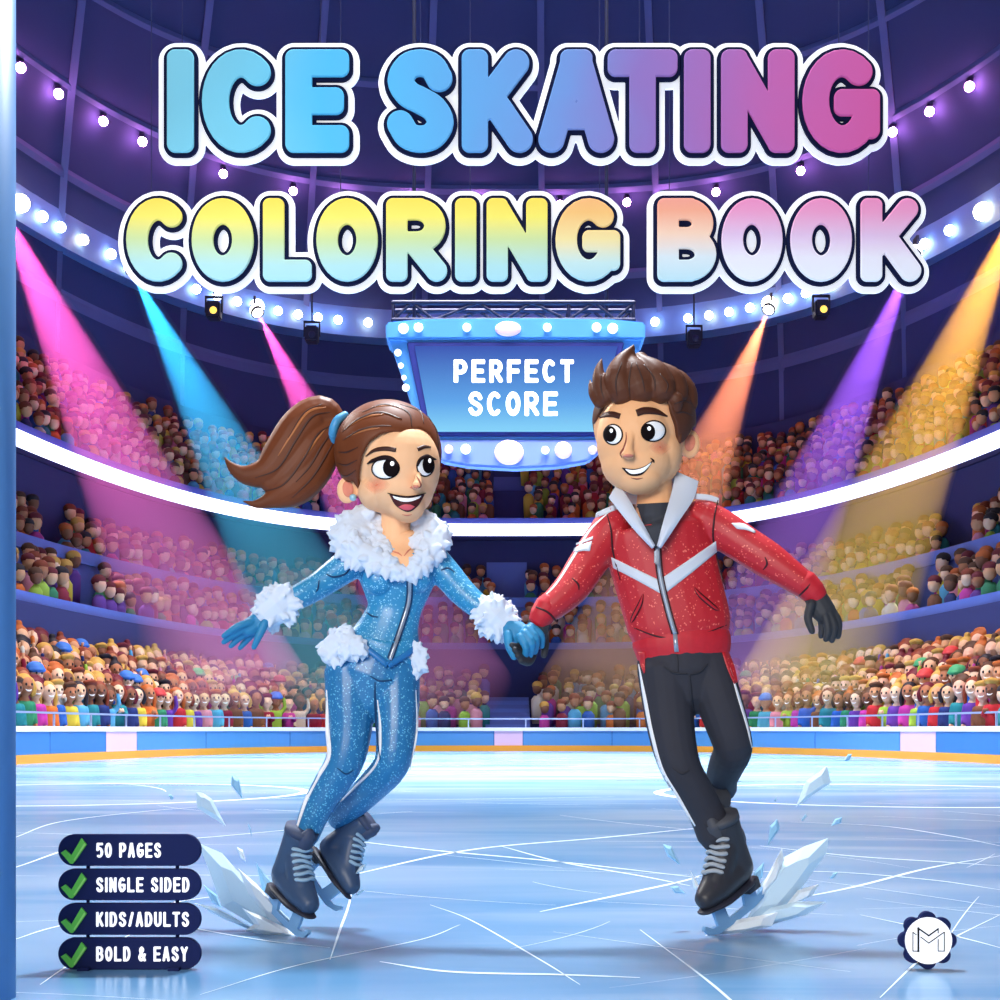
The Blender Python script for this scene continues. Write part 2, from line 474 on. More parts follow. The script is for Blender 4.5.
for i, px in enumerate(ring_px):
    th = ring_theta(px); x, y = outline(RINGD - .92, th, 3.0, RA - .1)
    rr = 0.27 if px in big else 0.165
    warm = i % 3 == 0
    side = 'left' if px < 500 else 'right'
    n = i + 1 if px < 500 else len(ring_px) - i
    ordn = ['first', 'second', 'third', 'fourth', 'fifth', 'sixth', 'seventh', 'eighth', 'ninth', 'tenth', 'eleventh', 'twelfth', 'thirteenth', 'fourteenth', 'fifteenth', 'sixteenth'][n - 1]
    lamp_bulb((x, y, zr - 0.05), rr, (-math.cos(th), -math.sin(th) * -1, 0) if False else (math.cos(th), math.sin(th), 0), BULB_Y if warm else BULB_W,
              '%s %s bulb on the blue lamp ring, %s counted from its %s end' % ('large' if px in big else 'small', 'warm white' if warm else 'cold white', ordn, side), 'bulbs along the lower lamp ring')
UPD = 46.9
UA = dome_a(UPD)
pinks = [20, 58, 103, 142, 182, 223, 293, 345, 410, 480, 560, 627, 665, 716, 801, 845, 893, 930, 970]
def up_theta(px):
    lo, hi = DT0, DT1
    for _ in range(50):
        mid = (lo + hi) / 2; x, y = outline(UPD, mid, 3.0, UA)
        if 500 + F * x / y > px: lo = mid
        else: hi = mid
    return mid
for i, px in enumerate(pinks):
    th = up_theta(px); x, y = outline(UPD, th, 3.0, UA)
    c, s = math.cos(th), math.sin(th)
    n = i + 1 if px < 500 else len(pinks) - i
    ordn = ['first', 'second', 'third', 'fourth', 'fifth', 'sixth', 'seventh', 'eighth', 'ninth', 'tenth'][n - 1]
    lamp_bulb((x - c * .12, y - s * .12, dome_pt(UPD) - .40), 0.14, (c * .3, s * .3, .9), BULB_P, 'pink glowing bulb high on the dome, %s counted from the %s end of its arc' % (ordn, 'left' if px < 500 else 'right'), 'pink bulbs high on the dome')

# --- spotlights and their beams in the hazy air
def cone_mesh(name, A, B, r0, r1, material, parent=None, n=40):
    A, B = Vector(A), Vector(B); t = (B - A).normalized(); u = t.cross(Vector((0, 0, 1))).normalized(); v = t.cross(u)
    V = []
    for c, r in ((A, r0), (B, r1)):
        V += [c + u * r * math.cos(2 * PI * k / n) + v * r * math.sin(2 * PI * k / n) for k in range(n)]
    Fc = [(k, (k + 1) % n, n + (k + 1) % n, n + k) for k in range(n)] + [tuple(range(n))[::-1], tuple(range(n, 2 * n))]
    return mk(name, V, Fc, material, parent)
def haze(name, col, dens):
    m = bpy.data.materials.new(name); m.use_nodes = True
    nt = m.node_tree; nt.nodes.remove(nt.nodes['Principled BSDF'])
    s = nt.nodes.new('ShaderNodeVolumeScatter'); s.inputs['Color'].default_value = rgb(*col)  # beam colour is put into the scatter tint too
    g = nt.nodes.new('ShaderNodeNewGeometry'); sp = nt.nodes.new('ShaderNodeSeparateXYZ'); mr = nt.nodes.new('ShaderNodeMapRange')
    mr.inputs[1].default_value = 16; mr.inputs[2].default_value = 2; mr.inputs[3].default_value = dens * .8; mr.inputs[4].default_value = dens * 2.1   # density raised low down so the beams stay bright to their ends
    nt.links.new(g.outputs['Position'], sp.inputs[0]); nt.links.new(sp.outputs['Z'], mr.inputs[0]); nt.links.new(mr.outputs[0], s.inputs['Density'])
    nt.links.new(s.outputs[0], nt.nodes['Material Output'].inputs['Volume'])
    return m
LENS = mat('lamp_lens', (255, 250, 240), .3, emit=6)
LENSY = mat('lamp_lens_yellow', (255, 214, 90), .3, emit=1.3)
HOUS = mat('lamp_housing', (36, 38, 62), 0.5)
def beam(px, aim_px, aim_py, aimD, col, lightcol, watts, width, dens, word, where):
    th = ring_theta(px); x, y = outline(RINGD - 1.1, th, 3.0, RA - .3)
    A = Vector((x, y, zr - 0.35))
    B = Vector(((aim_px - 500) * aimD / F, aimD, EYE + (HOR - aim_py) * aimD / F))
    t = (B - A).normalized(); L = (B - A).length; half_deg = math.degrees(math.atan((width / 2 - .2) / L))
    lamp = thing('spotlight', 'dark spotlight on the lamp ring throwing the %s beam %s' % (word, where), 'spotlight', tuple(A), 'spotlights on the lamp ring')
    bm = bmesh.new(); add_tube(bm, [tuple(A - t * .45) + (.16,), tuple(A - t * .1) + (.24,), tuple(A + t * .02) + (.26,)], n=16, sub=2, cap=False)
    from_bm('housing', bm, HOUS, lamp)
    bm = bmesh.new(); add_box(bm, A - t * .25 + Vector((0, 0, .25)), (.08, .4, .3)); from_bm('bracket', bm, HOUS, lamp, False)
    bm = bmesh.new(); add_ball(bm, A - t * .12, .25, 16, 10); from_bm('lens', bm, LENS, lamp, True, 'glowing lens')
    l = bpy.data.lights.new('spot_lamp', 'SPOT'); l.energy = watts; l.color = lightcol; l.spot_size = math.radians(half_deg * 2 + 1.5); l.spot_blend = 0.08; l.shadow_soft_size = 0.06
    o = bpy.data.objects.new('spot_lamp', l); COL.objects.link(o); o.location = A + t * .22; o.rotation_euler = t.to_track_quat('-Z', 'Y').to_euler()
    A2 = A + t * .24
    r = math.tan(math.radians(half_deg))
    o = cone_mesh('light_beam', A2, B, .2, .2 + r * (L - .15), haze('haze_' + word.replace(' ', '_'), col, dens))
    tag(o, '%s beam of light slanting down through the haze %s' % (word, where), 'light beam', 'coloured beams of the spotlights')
BE = [(-8, 231, 4.3, (255, 150, 220), (1.0, .26, .70), 1.0, .075, 'magenta', 'at the far left'),
      (131, 350, 4.2, (130, 215, 255), (.10, .56, .92), 1.0, .075, 'cyan blue', 'behind the ponytail'),
      (257, 457, 3.7, (255, 150, 220), (1.0, .28, .74), .9, .07, 'narrow magenta', 'behind the girl in blue'),
      (769, 606, 4.3, (255, 180, 140), (1.0, .48, .34), .9, .07, 'orange', 'beside the boy'),
      (915, 728, 3.6, (195, 140, 255), (.48, .26, .92), 1.0, .075, 'violet', 'right of the boy'),
      (1028, 811, 4.0, (255, 205, 115), (1.0, .62, .22), 1.0, .075, 'golden yellow', 'at the far right')]
SPOT_W = 60000
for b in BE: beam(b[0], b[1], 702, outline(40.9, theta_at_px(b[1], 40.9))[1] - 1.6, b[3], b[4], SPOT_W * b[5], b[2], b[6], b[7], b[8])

# stage lamps hanging dark under the ring
def stage_lamp(px, py, Dl, lit, label):
    loc = Vector(((px - 500) * Dl / F, Dl, EYE + (HOR - py) * Dl / F))
    s = thing('stage_lamp', label, 'stage lamp', tuple(loc), 'stage lamps hung below the lamp ring')
    bm = bmesh.new(); add_box(bm, loc, (.46, .5, .56)); bmesh.ops.bevel(bm, geom=bm.edges[:], offset=.05, segments=2, affect='EDGES'); from_bm('housing', bm, HOUS, s, False)
    bm = bmesh.new(); add_box(bm, loc + Vector((-.27, 0, .2)), (.05, .1, .5)); add_box(bm, loc + Vector((.27, 0, .2)), (.05, .1, .5)); add_box(bm, loc + Vector((0, 0, .46)), (.59, .1, .06)); from_bm('yoke', bm, HOUS, s, False)
    hit = None
    top = loc + Vector((0, 0, .48)); d = float(np.hypot(0, 0))
    bm = bmesh.new(); add_tube(bm, [tuple(top) + (.03,), (top.x, top.y, top.z + 3.2, .03)], n=8, sub=1); from_bm('hanger_rod', bm, HOUS, s)
    bm = bmesh.new(); add_ball(bm, loc + Vector((.03, -.25, -.05)), (.12, .05, .12)); from_bm('lens', bm, LENSY if lit else SOCK, s)
stage_lamp(214, 311, 43, True, 'small dark stage lamp with a yellow lens, under the left of the lamp ring')
stage_lamp(312, 335, 46, False, 'small dark unlit stage lamp between the left lamp and the scoreboard')
stage_lamp(821, 310, 43, True, 'small dark stage lamp with a yellow lens, under the right of the lamp ring')
stage_lamp(694, 339, 46, False, 'small dark unlit stage lamp between the scoreboard and the right lamp')

# --- staircase in the middle of the lower stand, doorways above
st = thing('staircase', 'blue staircase climbing the middle of the lower stand behind the pink panel', 'staircase', (AX, 40.2, 0))
for k in range(11):
    y = 40.25 + k * .3; z = .12 + k * .125 * 1.05
    bm = bmesh.new(); add_box(bm, (AX, y + .16, z / 2 + .15), (1.42, .32, z + .3)); from_bm('step', bm, STEP if k % 2 == 0 else FASC, st, False)
for px, Dd, z0, z1, w, lab in ((509, 48.6, 5.4, 6.9, 1.5, 'upper'), (509, 54.3, 9.3, 11.2, 1.6, 'top')):
    bm = bmesh.new(); add_box(bm, (AX, Dd, (z0 + z1) / 2), (w, .12, z1 - z0)); o = from_bm('door_%d' % (1 if lab == 'upper' else 2), bm, STEP, None, False); structure(o)
# ------------------------------------------------------------ spectators
def tinted(name, rough=0.7, skin=False):
    m = bpy.data.materials.new(name); m.use_nodes = True
    nt = m.node_tree; b = nt.nodes['Principled BSDF']; b.inputs['Roughness'].default_value = rough
    b.inputs['Specular IOR Level'].default_value = 0.2
    oi = nt.nodes.new('ShaderNodeObjectInfo'); nt.links.new(oi.outputs['Color'], b.inputs['Base Color'])
    return m
T_SKIN = tinted('spectator_skin'); T_CLOTH = tinted('spectator_cloth', .8); T_HAIR = tinted('spectator_hair', .6)
EYEB = mat('spectator_eye', (30, 22, 22), .4); SMILE = mat('spectator_smile', (250, 240, 235), .5)
proto_meshes = {}
def spectator_proto(pose):
    """standing figure about 1.7 m tall, facing -Y, feet at the origin"""
    bm = bmesh.new()
    add_ball(bm, (0, 0, 1.46), (.165, .165, .20)); add_ball(bm, (0, -.02, 1.36), (.125, .13, .11))
    add_ball(bm, (0, -.17, 1.43), (.03, .03, .03)); add_ball(bm, (-.165, .0, 1.44), (.03, .025, .045)); add_ball(bm, (.165, .0, 1.44), (.03, .025, .045))
    add_tube(bm, [(0, 0, 1.36, .06), (0, 0, 1.12, .075)], n=10, sub=1)
    add_tube(bm, [(0, .01, 1.14, .13), (0, .01, .85, .15), (0, .01, .7, .14)], flat=.6, n=10, sub=2)
    for s in (-1, 1):
        add_tube(bm, [(s * .08, 0, .75, .085), (s * .085, 0, .4, .07), (s * .085, 0, .06, .05)], n=8, sub=2)
        add_tube(bm, [(s * .085, .02, .045, .045), (s * .09, -.12, .04, .04)], n=8, sub=1)
    sl = []
    for s in (-1, 1):
        if pose == 'down': a = [(s * .165, .01, 1.10, .06), (s * .21, .01, .92, .05), (s * .19, -.08, .74, .04)]; h = (s * .185, -.10, .70)
        elif pose == 'up': a = [(s * .165, .01, 1.10, .06), (s * .25, -.03, 1.22, .05), (s * .235, -.05, 1.46, .04)]; h = (s * .23, -.06, 1.53)
        elif pose == 'one' and s == 1: a = [(s * .165, .01, 1.10, .06), (s * .25, -.04, 1.25, .05), (s * .22, -.06, 1.5, .04)]; h = (s * .22, -.07, 1.57)
        elif pose == 'one': a = [(s * .165, .01, 1.10, .06), (s * .21, .01, .92, .05), (s * .19, -.08, .74, .04)]; h = (s * .185, -.10, .70)
        else: a = [(s * .165, .01, 1.10, .06), (s * .2, -.06, .93, .05), (s * .07, -.23, 1.0, .04)]; h = (s * .03, -.27, 1.03)
        sl.append(a)
        add_tube(bm, [p[:3] + (p[3] * .8,) for p in a], n=8, sub=2)
        add_ball(bm, h, (.035, .035, .05), 8, 6)
        for f in range(5):
            fx = h[0] + (f - 2) * .014
            add_tube(bm, [(fx, h[1], h[2], .012), (fx + (f - 2) * .006, h[1] - .01, h[2] + (.07 if pose in ('up', 'clap') or (pose == 'one' and s == 1) else -.07) * (1 if f else .6), .01)], n=6, sub=1)
    body = remesh('person', bm, .024, 2, T_SKIN)
    bm = bmesh.new()
    add_tube(bm, [(0, .01, 1.17, .10), (0, .01, 1.10, .19), (0, .01, .9, .185), (0, .01, .68, .19)], flat=.62, n=12, sub=3)
    for a in sl: add_tube(bm, [p[:3] + (p[3] * 1.18,) for p in a], n=8, sub=2)
    shirt = remesh('shirt', bm, .028, 2, T_CLOTH)
    return body.data, shirt.data, body, shirt
def hair_proto(kind):
    bm = bmesh.new()
    add_ball(bm, (0, .035, 1.515), (.182, .17, .175))
    if kind == 'long':
        for s in (-1, 1): add_tube(bm, [(s * .15, 0, 1.5, .05), (s * .185, .0, 1.32, .055), (s * .17, -.01, 1.14, .04)], n=8)
        add_tube(bm, [(0, .13, 1.5, .1), (0, .15, 1.2, .09)], n=8)
    elif kind == 'bob':
        for s in (-1, 1): add_tube(bm, [(s * .14, 0, 1.55, .06), (s * .19, -.02, 1.40, .06), (s * .16, -.02, 1.28, .05)], n=8)
        add_tube(bm, [(0, .12, 1.5, .12), (0, .13, 1.33, .1)], n=8)
    elif kind == 'curly':
        r = random.Random(3)
        for k in range(34):
            a = r.uniform(0, 2 * PI); e = r.uniform(-.1, 1.5)
            add_ball(bm, (.20 * math.cos(a) * math.cos(e), .04 + abs(.2 * math.sin(a)) * math.cos(e) * (1 if math.sin(a) > -.3 else -.2), 1.5 + .2 * math.sin(e)), .065, 8, 6)
    elif kind == 'bun':
        add_ball(bm, (0, .06, 1.72), .08, 10, 8)
    elif kind == 'short':
        add_tube(bm, [(-.12, -.08, 1.63, .05), (.02, -.11, 1.65, .06), (.13, -.06, 1.63, .045)], n=8)
    elif kind == 'cap':
        add_ball(bm, (0, .0, 1.56), (.19, .19, .15)); add_tube(bm, [(-.17, -.09, 1.53, .03), (0, -.19, 1.53, .035), (.17, -.09, 1.53, .03)], n=8)
    # keep the face free
    fk = []
    o = remesh('hair', bm, .024, 2, T_HAIR)
    b2 = bmesh.new(); b2.from_mesh(o.data)
    bmesh.ops.delete(b2, geom=[f for f in b2.faces if kind != 'cap' and f.calc_center_median().y < -.06 and f.calc_center_median().z < 1.56 and abs(f.calc_center_median().x) < .12], context='FACES')
    b2.to_mesh(o.data); b2.free()
    return o
POSES = ['down', 'clap', 'up', 'one']
HAIRS = {'long': 'long', 'bob': 'bobbed', 'curly': 'curly', 'bun': 'tied up', 'short': 'short', 'cap': 'knitted cap'}
bodies = {p: spectator_proto(p) for p in POSES}
hairs = {h: hair_proto(h) for h in HAIRS}
def eye_mesh():
    bm = bmesh.new(); add_ball(bm, (0, 0, 0), (.022, .012, .03), 10, 6); me = bpy.data.meshes.new('eye'); bm.to_mesh(me); bm.free(); me.materials.append(EYEB); me.shade_smooth(); return me
def mouth_mesh():
    bm = bmesh.new(); add_tube(bm, [(-.06, .012, .015, .006), (-.03, -.004, -.008, .014), (.03, -.004, -.008, .014), (.06, .012, .015, .006)], n=8); me = bpy.data.meshes.new('mouth'); bm.to_mesh(me); bm.free(); me.materials.append(SMILE); me.shade_smooth(); return me
EYE_ME, MOUTH_ME = eye_mesh(), mouth_mesh()
SHIRTS = {'red': (205, 45, 55), 'crimson': (150, 30, 60), 'orange': (235, 120, 50), 'yellow': (232, 205, 70), 'lime': (165, 200, 70), 'green': (50, 140, 100), 'teal': (40, 140, 150),
          'sky blue': (95, 180, 225), 'blue': (45, 100, 190), 'navy': (40, 55, 120), 'violet': (110, 60, 165), 'magenta': (205, 60, 165), 'pink': (240, 150, 175), 'cream': (240, 225, 205), 'brown': (130, 80, 55)}
HCOL = {'blond': (228, 170, 78), 'auburn': (150, 62, 36), 'brown': (98, 58, 38), 'black': (42, 32, 42), 'ginger': (210, 105, 45), 'dark red': (118, 28, 44)}
CAPC = {'red': (200, 60, 60), 'tan': (200, 160, 110), 'green': (70, 150, 100), 'blue': (60, 110, 190)}
SKINS = [(255, 205, 170), (246, 186, 145), (224, 158, 115), (190, 120, 84), (140, 86, 62), (255, 190, 160)]
SHIRTS = {k: tuple(c * .86 for c in v) for k, v in SHIRTS.items()}; SKINS = [tuple(c * .9 for c in v) for v in SKINS]; HCOL = {k: tuple(c * .85 for c in v) for k, v in HCOL.items()}
seats = []
def fill(D0, z0, rows, dD, dz, step, tier, aisles, jit):
    for r in range(rows):
        D = D0 + dD * r; z = z0 + dz * r
        for x, y, f, t in walk(D, step, math.radians(40), math.radians(140)):
            if not shown(x, y, 300): continue
            px = 500 + F * x / y
            if any(a <= px <= b for a, b in aisles): continue
            seats.append(dict(x=x + random.uniform(-jit, jit), y=y, z=z, f=f, tier=tier, row=r, px=px))
mids = (492, 527)
fill(LOW_D, LOW_Z, LOW_N, LOW_S, LOW_R, .50, 'lower', [(486, 533)], .04)
n_low = len(seats)
fill(MID_D - .05, MID_Z, 3, .66, .36, .50, 'middle', [mids, (75, 96), (914, 935)], .05)
fill(UPM_D - .03, UPM_Z, 3, .6, .36, .50, 'upper middle', [mids, (40, 66), (944, 972)], .05)
fill(UP_D - .05, UP_Z, 7, .72, .46, .50, 'top', [mids], .06)
order = sorted(seats, key=lambda s: (s['tier'] != 'lower', not (-5 < s['px'] < 1005), s['y']))
single, mass = order[:300], order[300:]
front_left = [('teal', 'short', 'brown'), ('green', 'bob', 'blond'), ('magenta', 'curly', 'dark red'), ('orange', 'long', 'blond'), ('blue', 'short', 'blond'), ('yellow', 'short', 'brown'), ('sky blue', 'long', 'black'), ('teal', 'short', 'auburn')]
front_right = [('brown', 'short', 'blond'), ('violet', 'long', 'auburn'), ('teal', 'curly', 'brown'), ('navy', 'bob', 'black'), ('red', 'bob', 'blond'), ('blue', 'bob', 'dark red'), ('lime', 'short', 'blond')]
fr = sorted([s for s in single if s['tier'] == 'lower' and s['row'] == 0], key=lambda s: s['px'])
fl = [s for s in fr if s['px'] > 12]
for s, a in zip(fl, front_left): s['pick'] = a
for s, a in zip([s for s in fr[::-1] if s['px'] < 992], front_right): s['pick'] = a
seen = set()
ROWN = ['front row', 'second row', 'third row', 'fourth row', 'back row']
for i, s in enumerate(single):
    side = 'left' if s['px'] < 509 else 'right'
    row = ROWN[min(s['row'], 4)]
    where = '%s of the %s stand, %s of stairs' % (row, s['tier'], side)
    for tries in range(400):
        sh, hk, hc = s.get('pick') or (random.choice(list(SHIRTS)), random.choice([h for h in HAIRS if h != 'cap'] * 2 + ['cap']), random.choice(list(HCOL)))
        if tries: s.pop('pick', None)
        if hk == 'cap': hc = random.choice(list(CAPC))
        key = (sh, hk, hc, where)
        if key not in seen: break
    seen.add(key)
    hl = ('%s %s' % (hc, HAIRS[hk])) if hk == 'cap' else '%s %s hair' % (HAIRS[hk], hc)
    lab = 'person in %s top with %s, %s' % (sh, hl, where.replace(' of the ' + s['tier'] + ' stand', '' if s['tier'] == 'lower' else ' of middle stand'))
    pose = 'down' if s.get('pick') and random.random() < .8 else random.choice(POSES if s['row'] > 1 else ['down', 'down', 'clap', 'one', 'down'])
    sk = random.choice(SKINS)
    rz = math.atan2(s['y'], s['x']) * .6 + (s['f'] + PI) * .4 + PI / 2 - PI
    sc = random.uniform(.94, 1.04)
    o = bodies[pose][2].copy(); COL.objects.link(o)
    o.location = (s['x'], s['y'], s['z']); o.rotation_euler = (0, 0, rz + random.uniform(-.15, .15)); o.scale = (sc, sc, sc)
    o.color = rgb(*sk); tag(o, lab, 'person', 'spectators in the stands')
    for src, c in ((bodies[pose][3], SHIRTS[sh]), (hairs[hk], CAPC[hc] if hk == 'cap' else HCOL[hc])):
        q = src.copy(); COL.objects.link(q); q.parent = o; q.color = rgb(*c)
    if s['row'] < 3 and s['y'] < 36:
        for sx in (-.06, .06):
            e = bpy.data.objects.new('eye', EYE_ME); COL.objects.link(e); e.parent = o; e.location = (sx, -.157, 1.475)
        e = bpy.data.objects.new('mouth', MOUTH_ME); COL.objects.link(e); e.parent = o; e.location = (0, -.143, 1.365)
for p in POSES:
    for q in bodies[p][2:]: bpy.data.objects.remove(q)
for q in hairs.values(): bpy.data.objects.remove(q)

# the rest of the crowd, far up in the stands
def lump(bm):
    me = bpy.data.meshes.new('t'); bm.to_mesh(me); bm.free()
    v = np.empty(len(me.vertices) * 3); me.vertices.foreach_get('co', v); f = [list(p.vertices) for p in me.polygons]
    bpy.data.meshes.remove(me); return v.reshape(-1, 3), f
def q_ball(c, r, seg, rings):
    bm = bmesh.new(); add_ball(bm, c, r, seg, rings); return lump(bm)
def q_torso():
    bm = bmesh.new(); add_tube(bm, [(0, 0, 1.2, .1), (0, 0, 1.08, .2), (0, 0, .8, .2), (0, 0, .3, .17)], flat=.6, n=8, sub=1, cap=False)
    return lump(bm)
bits = [q_ball((0, -.02, 1.43), (.155, .16, .19), 8, 6), q_ball((0, .015, 1.53), (.178, .185, .15), 8, 6), q_torso()]
VV, FF, CC = [], [], []; k = 0
for s in mass:
    ra = math.atan2(s['y'], s['x']) * .5 + (s['f'] + PI) * .5 - PI / 2 + random.uniform(-.5, .5); c, n = math.cos(ra), math.sin(ra)
    sc = random.uniform(.90, 1.08); s['x'] += random.uniform(-.12, .12); s['y'] += random.uniform(-.1, .1)
    cols = [rgb(*random.choice(SKINS)), rgb(*random.choice(list(HCOL.values()))), rgb(*random.choice(list(SHIRTS.values())))]
    for (v, f), cl in zip(bits, cols):
        w = v * sc; R = np.stack([w[:, 0] * c - w[:, 1] * n + s['x'], w[:, 0] * n + w[:, 1] * c + s['y'], w[:, 2] + s['z']], 1)
        VV.append(R); FF += [[k + i for i in q] for q in f]; CC += [cl] * len(v); k += len(v)
me = bpy.data.meshes.new('crowd'); me.from_pydata(np.concatenate(VV).tolist(), [], FF)
at = me.color_attributes.new('tint', 'FLOAT_COLOR', 'POINT'); at.data.foreach_set('color', np.array(CC, dtype=np.float32).ravel())
m = bpy.data.materials.new('crowd_cloth'); m.use_nodes = True
a = m.node_tree.nodes.new('ShaderNodeAttribute'); a.attribute_name = 'tint'
m.node_tree.links.new(a.outputs['Color'], m.node_tree.nodes['Principled BSDF'].inputs['Base Color']); m.node_tree.nodes['Principled BSDF'].inputs['Roughness'].default_value = .8
o = link_mesh('crowd', me, m); tag(o, 'dense colourful crowd filling the middle and upper stands', 'crowd', kind='stuff')

# ------------------------------------------------------------ lettering from thick round strokes
def arc(cx, cy, rx, ry, a0, a1, n=22):
    return [(cx + rx * math.cos(math.radians(a0 + (a1 - a0) * i / n)), cy + ry * math.sin(math.radians(a0 + (a1 - a0) * i / n))) for i in range(n + 1)]
GL = {
 'I': [[(.5, 0), (.5, 1)]],
 'C': [arc(.52, .5, .52, .5, -50, -310)],
 'G': [arc(.52, .5, .52, .5, -50, -330), [(.62, .52), (1, .52)], [(1, .52), (1, .82)]],
 'E': [[(0, 0), (0, 1)], [(0, 0), (1, 0)], [(0, .5), (.86, .5)], [(0, 1), (1, 1)]],
 'F': [[(0, 0), (0, 1)], [(0, 0), (1, 0)], [(0, .5), (.86, .5)]],
 'S': [[tuple(p) for p in catmull([(.95, .20), (.78, .05), (.5, 0), (.2, .05), (.03, .23), (.2, .40), (.5, .49), (.82, .60), (.98, .78), (.8, .95), (.5, 1), (.2, .95), (.02, .80)], 4)]],
 'K': [[(0, 0), (0, 1)], [(.12, .62), (.92, 0)], [(.35, .44), (1, 1)]],
 'A': [[(0, 1), (.44, 0)], [(1, 1), (.56, 0)], [(.44, 0), (.56, 0)], [(.22, .70), (.78, .70)]],
 'T': [[(0, 0), (1, 0)], [(.5, 0), (.5, 1)]],
 'N': [[(0, 0), (0, 1)], [(1, 0), (1, 1)], [(0.04, 0), (.96, 1)]],
 'O': [arc(.5, .5, .5, .5, 0, 360, 40), arc(.5, .5, .5, .43, 0, 360, 40)],
 '0': [arc(.5, .5, .5, .5, 0, 360, 40)],
 'L': [[(0, 0), (0, 1)], [(0, 1), (1, 1)]],
 'R': [[(0, 0), (0, 1)], [(0, 0), (.5, 0)] , arc(.5, .27, .46, .27, -90, 90, 14), [(0, .54), (.5, .54)], [(.42, .54), (1, 1)]],
 'P': [[(0, 0), (0, 1)], [(0, 0), (.5, 0)], arc(.5, .28, .5, .28, -90, 90, 14), [(0, .56), (.5, .56)]],
 'B': [[(0, 0), (0, 1)], [(0, 0), (.5, 0)], arc(.5, .235, .42, .235, -90, 90, 14), [(0, .47), (.5, .47)], arc(.5, .735, .5, .265, -90, 90, 14), [(0, 1), (.5, 1)]],
 'D': [[(0, 0), (0, 1)], [(0, 0), (.4, 0)], arc(.4, .5, .6, .5, -90, 90, 18), [(0, 1), (.4, 1)]],
 'U': [[(0, 0), (0, .65)], [(1, 0), (1, .65)], arc(.5, .65, .5, .35, 0, 180, 16)],
 'Y': [[(0, 0), (.5, .5)], [(1, 0), (.5, .5)], [(.5, .5), (.5, 1)]],
 '5': [[(.95, 0), (.1, 0)], [(.1, 0), (.05, .42)], arc(.45, .68, .55, .32, -140, 120, 18)],
 '/': [[(.9, 0), (.1, 1)]],
 '&': [[tuple(p) for p in catmull([(1, 1), (.55, .58), (.2, .25), (.4, 0), (.66, .2), (.2, .55), (.05, .8), (.35, 1), (.75, .85), (.98, .55)], 4)]],
}
def sdf(glyph, x0, y0, x1, y1, r, X, Y, ry=None):
    """signed distance of a glyph whose inked box is x0..x1, y0..y1 (y down)"""
    d = np.full(X.shape, 1e9)
    sx, sy = (x1 - x0 - 2 * r), (y1 - y0 - 2 * r)
    for st in GL[glyph]:
        P = [(x0 + r + max(sx, 0) * p[0] if glyph != 'I' else (x0 + x1) / 2, y0 + r + sy * p[1]) for p in st]
        if len(P) == 2 and (abs(P[0][0] - P[1][0]) < 1e-6 or abs(P[0][1] - P[1][1]) < 1e-6):
            rc = r * .62
            cx, cy = (P[0][0] + P[1][0]) / 2, (P[0][1] + P[1][1]) / 2
            hx, hy = abs(P[0][0] - P[1][0]) / 2 + r - rc, abs(P[0][1] - P[1][1]) / 2 + r - rc
            qx, qy = np.abs(X - cx) - hx, np.abs(Y - cy) - hy
            d = np.minimum(d, np.hypot(np.maximum(qx, 0), np.maximum(qy, 0)) + np.minimum(np.maximum(qx, qy), 0) - rc)
            continue
        for (ax, ay), (bx, by) in zip(P[:-1], P[1:]):
            vx, vy = bx - ax, by - ay; l2 = vx * vx + vy * vy or 1e-9
            t = np.clip(((X - ax) * vx + (Y - ay) * vy) / l2, 0, 1)
            d = np.minimum(d, np.hypot(X - ax - t * vx, Y - ay - t * vy) - r)
    return d
def contours(Dm, X, Y, lev):
    """closed loops of the level set by marching squares"""
    Z = Dm - lev; Z = np.where(np.abs(Z) < 1e-6, 1e-6, Z); ny, nx = Z.shape
    nxt = {}; pos = {}
    def edge(i, j, h):
        k = (i, j, h)
        if k not in pos:
            i2, j2 = (i, j + 1) if h else (i + 1, j)
            t = Z[i, j] / (Z[i, j] - Z[i2, j2])
            pos[k] = (X[i, j] + t * (X[i2, j2] - X[i, j]), Y[i, j] + t * (Y[i2, j2] - Y[i, j]))
        return k
    S = Z < 0
    mixed = (S[:-1, :-1].astype(int) + S[1:, :-1] + S[:-1, 1:] + S[1:, 1:])
    for i, j in zip(*np.where((mixed > 0) & (mixed < 4))):
        a, b, c, d = S[i, j], S[i, j + 1], S[i + 1, j + 1], S[i + 1, j]
        T, R, B, L = (i, j, 1), (i, j + 1, 0), (i + 1, j, 1), (i, j, 0)
        code = a * 8 + b * 4 + c * 2 + d
        segs = {8: [(L, T)], 4: [(T, R)], 2: [(R, B)], 1: [(B, L)], 12: [(L, R)], 6: [(T, B)], 3: [(R, L)], 9: [(B, T)],
                7: [(T, L)], 11: [(R, T)], 13: [(B, R)], 14: [(L, B)], 10: [(L, T), (R, B)], 5: [(T, R), (B, L)]}[code]
        for p, q in segs: nxt[edge(*p)] = edge(*q)
    loops = []
    while nxt:
        k0 = next(iter(nxt)); k = k0; loop = []
        while k in nxt:
            loop.append(pos[k]); k = nxt.pop(k)
        q = [loop[0]]
        for p in loop[1:]:
            if math.hypot(p[0] - q[-1][0], p[1] - q[-1][1]) > .12: q.append(p)
        while len(q) > 3 and math.hypot(q[0][0] - q[-1][0], q[0][1] - q[-1][1]) < .12: q.pop()
        if len(q) > 5: loops.append(q)
    return loops
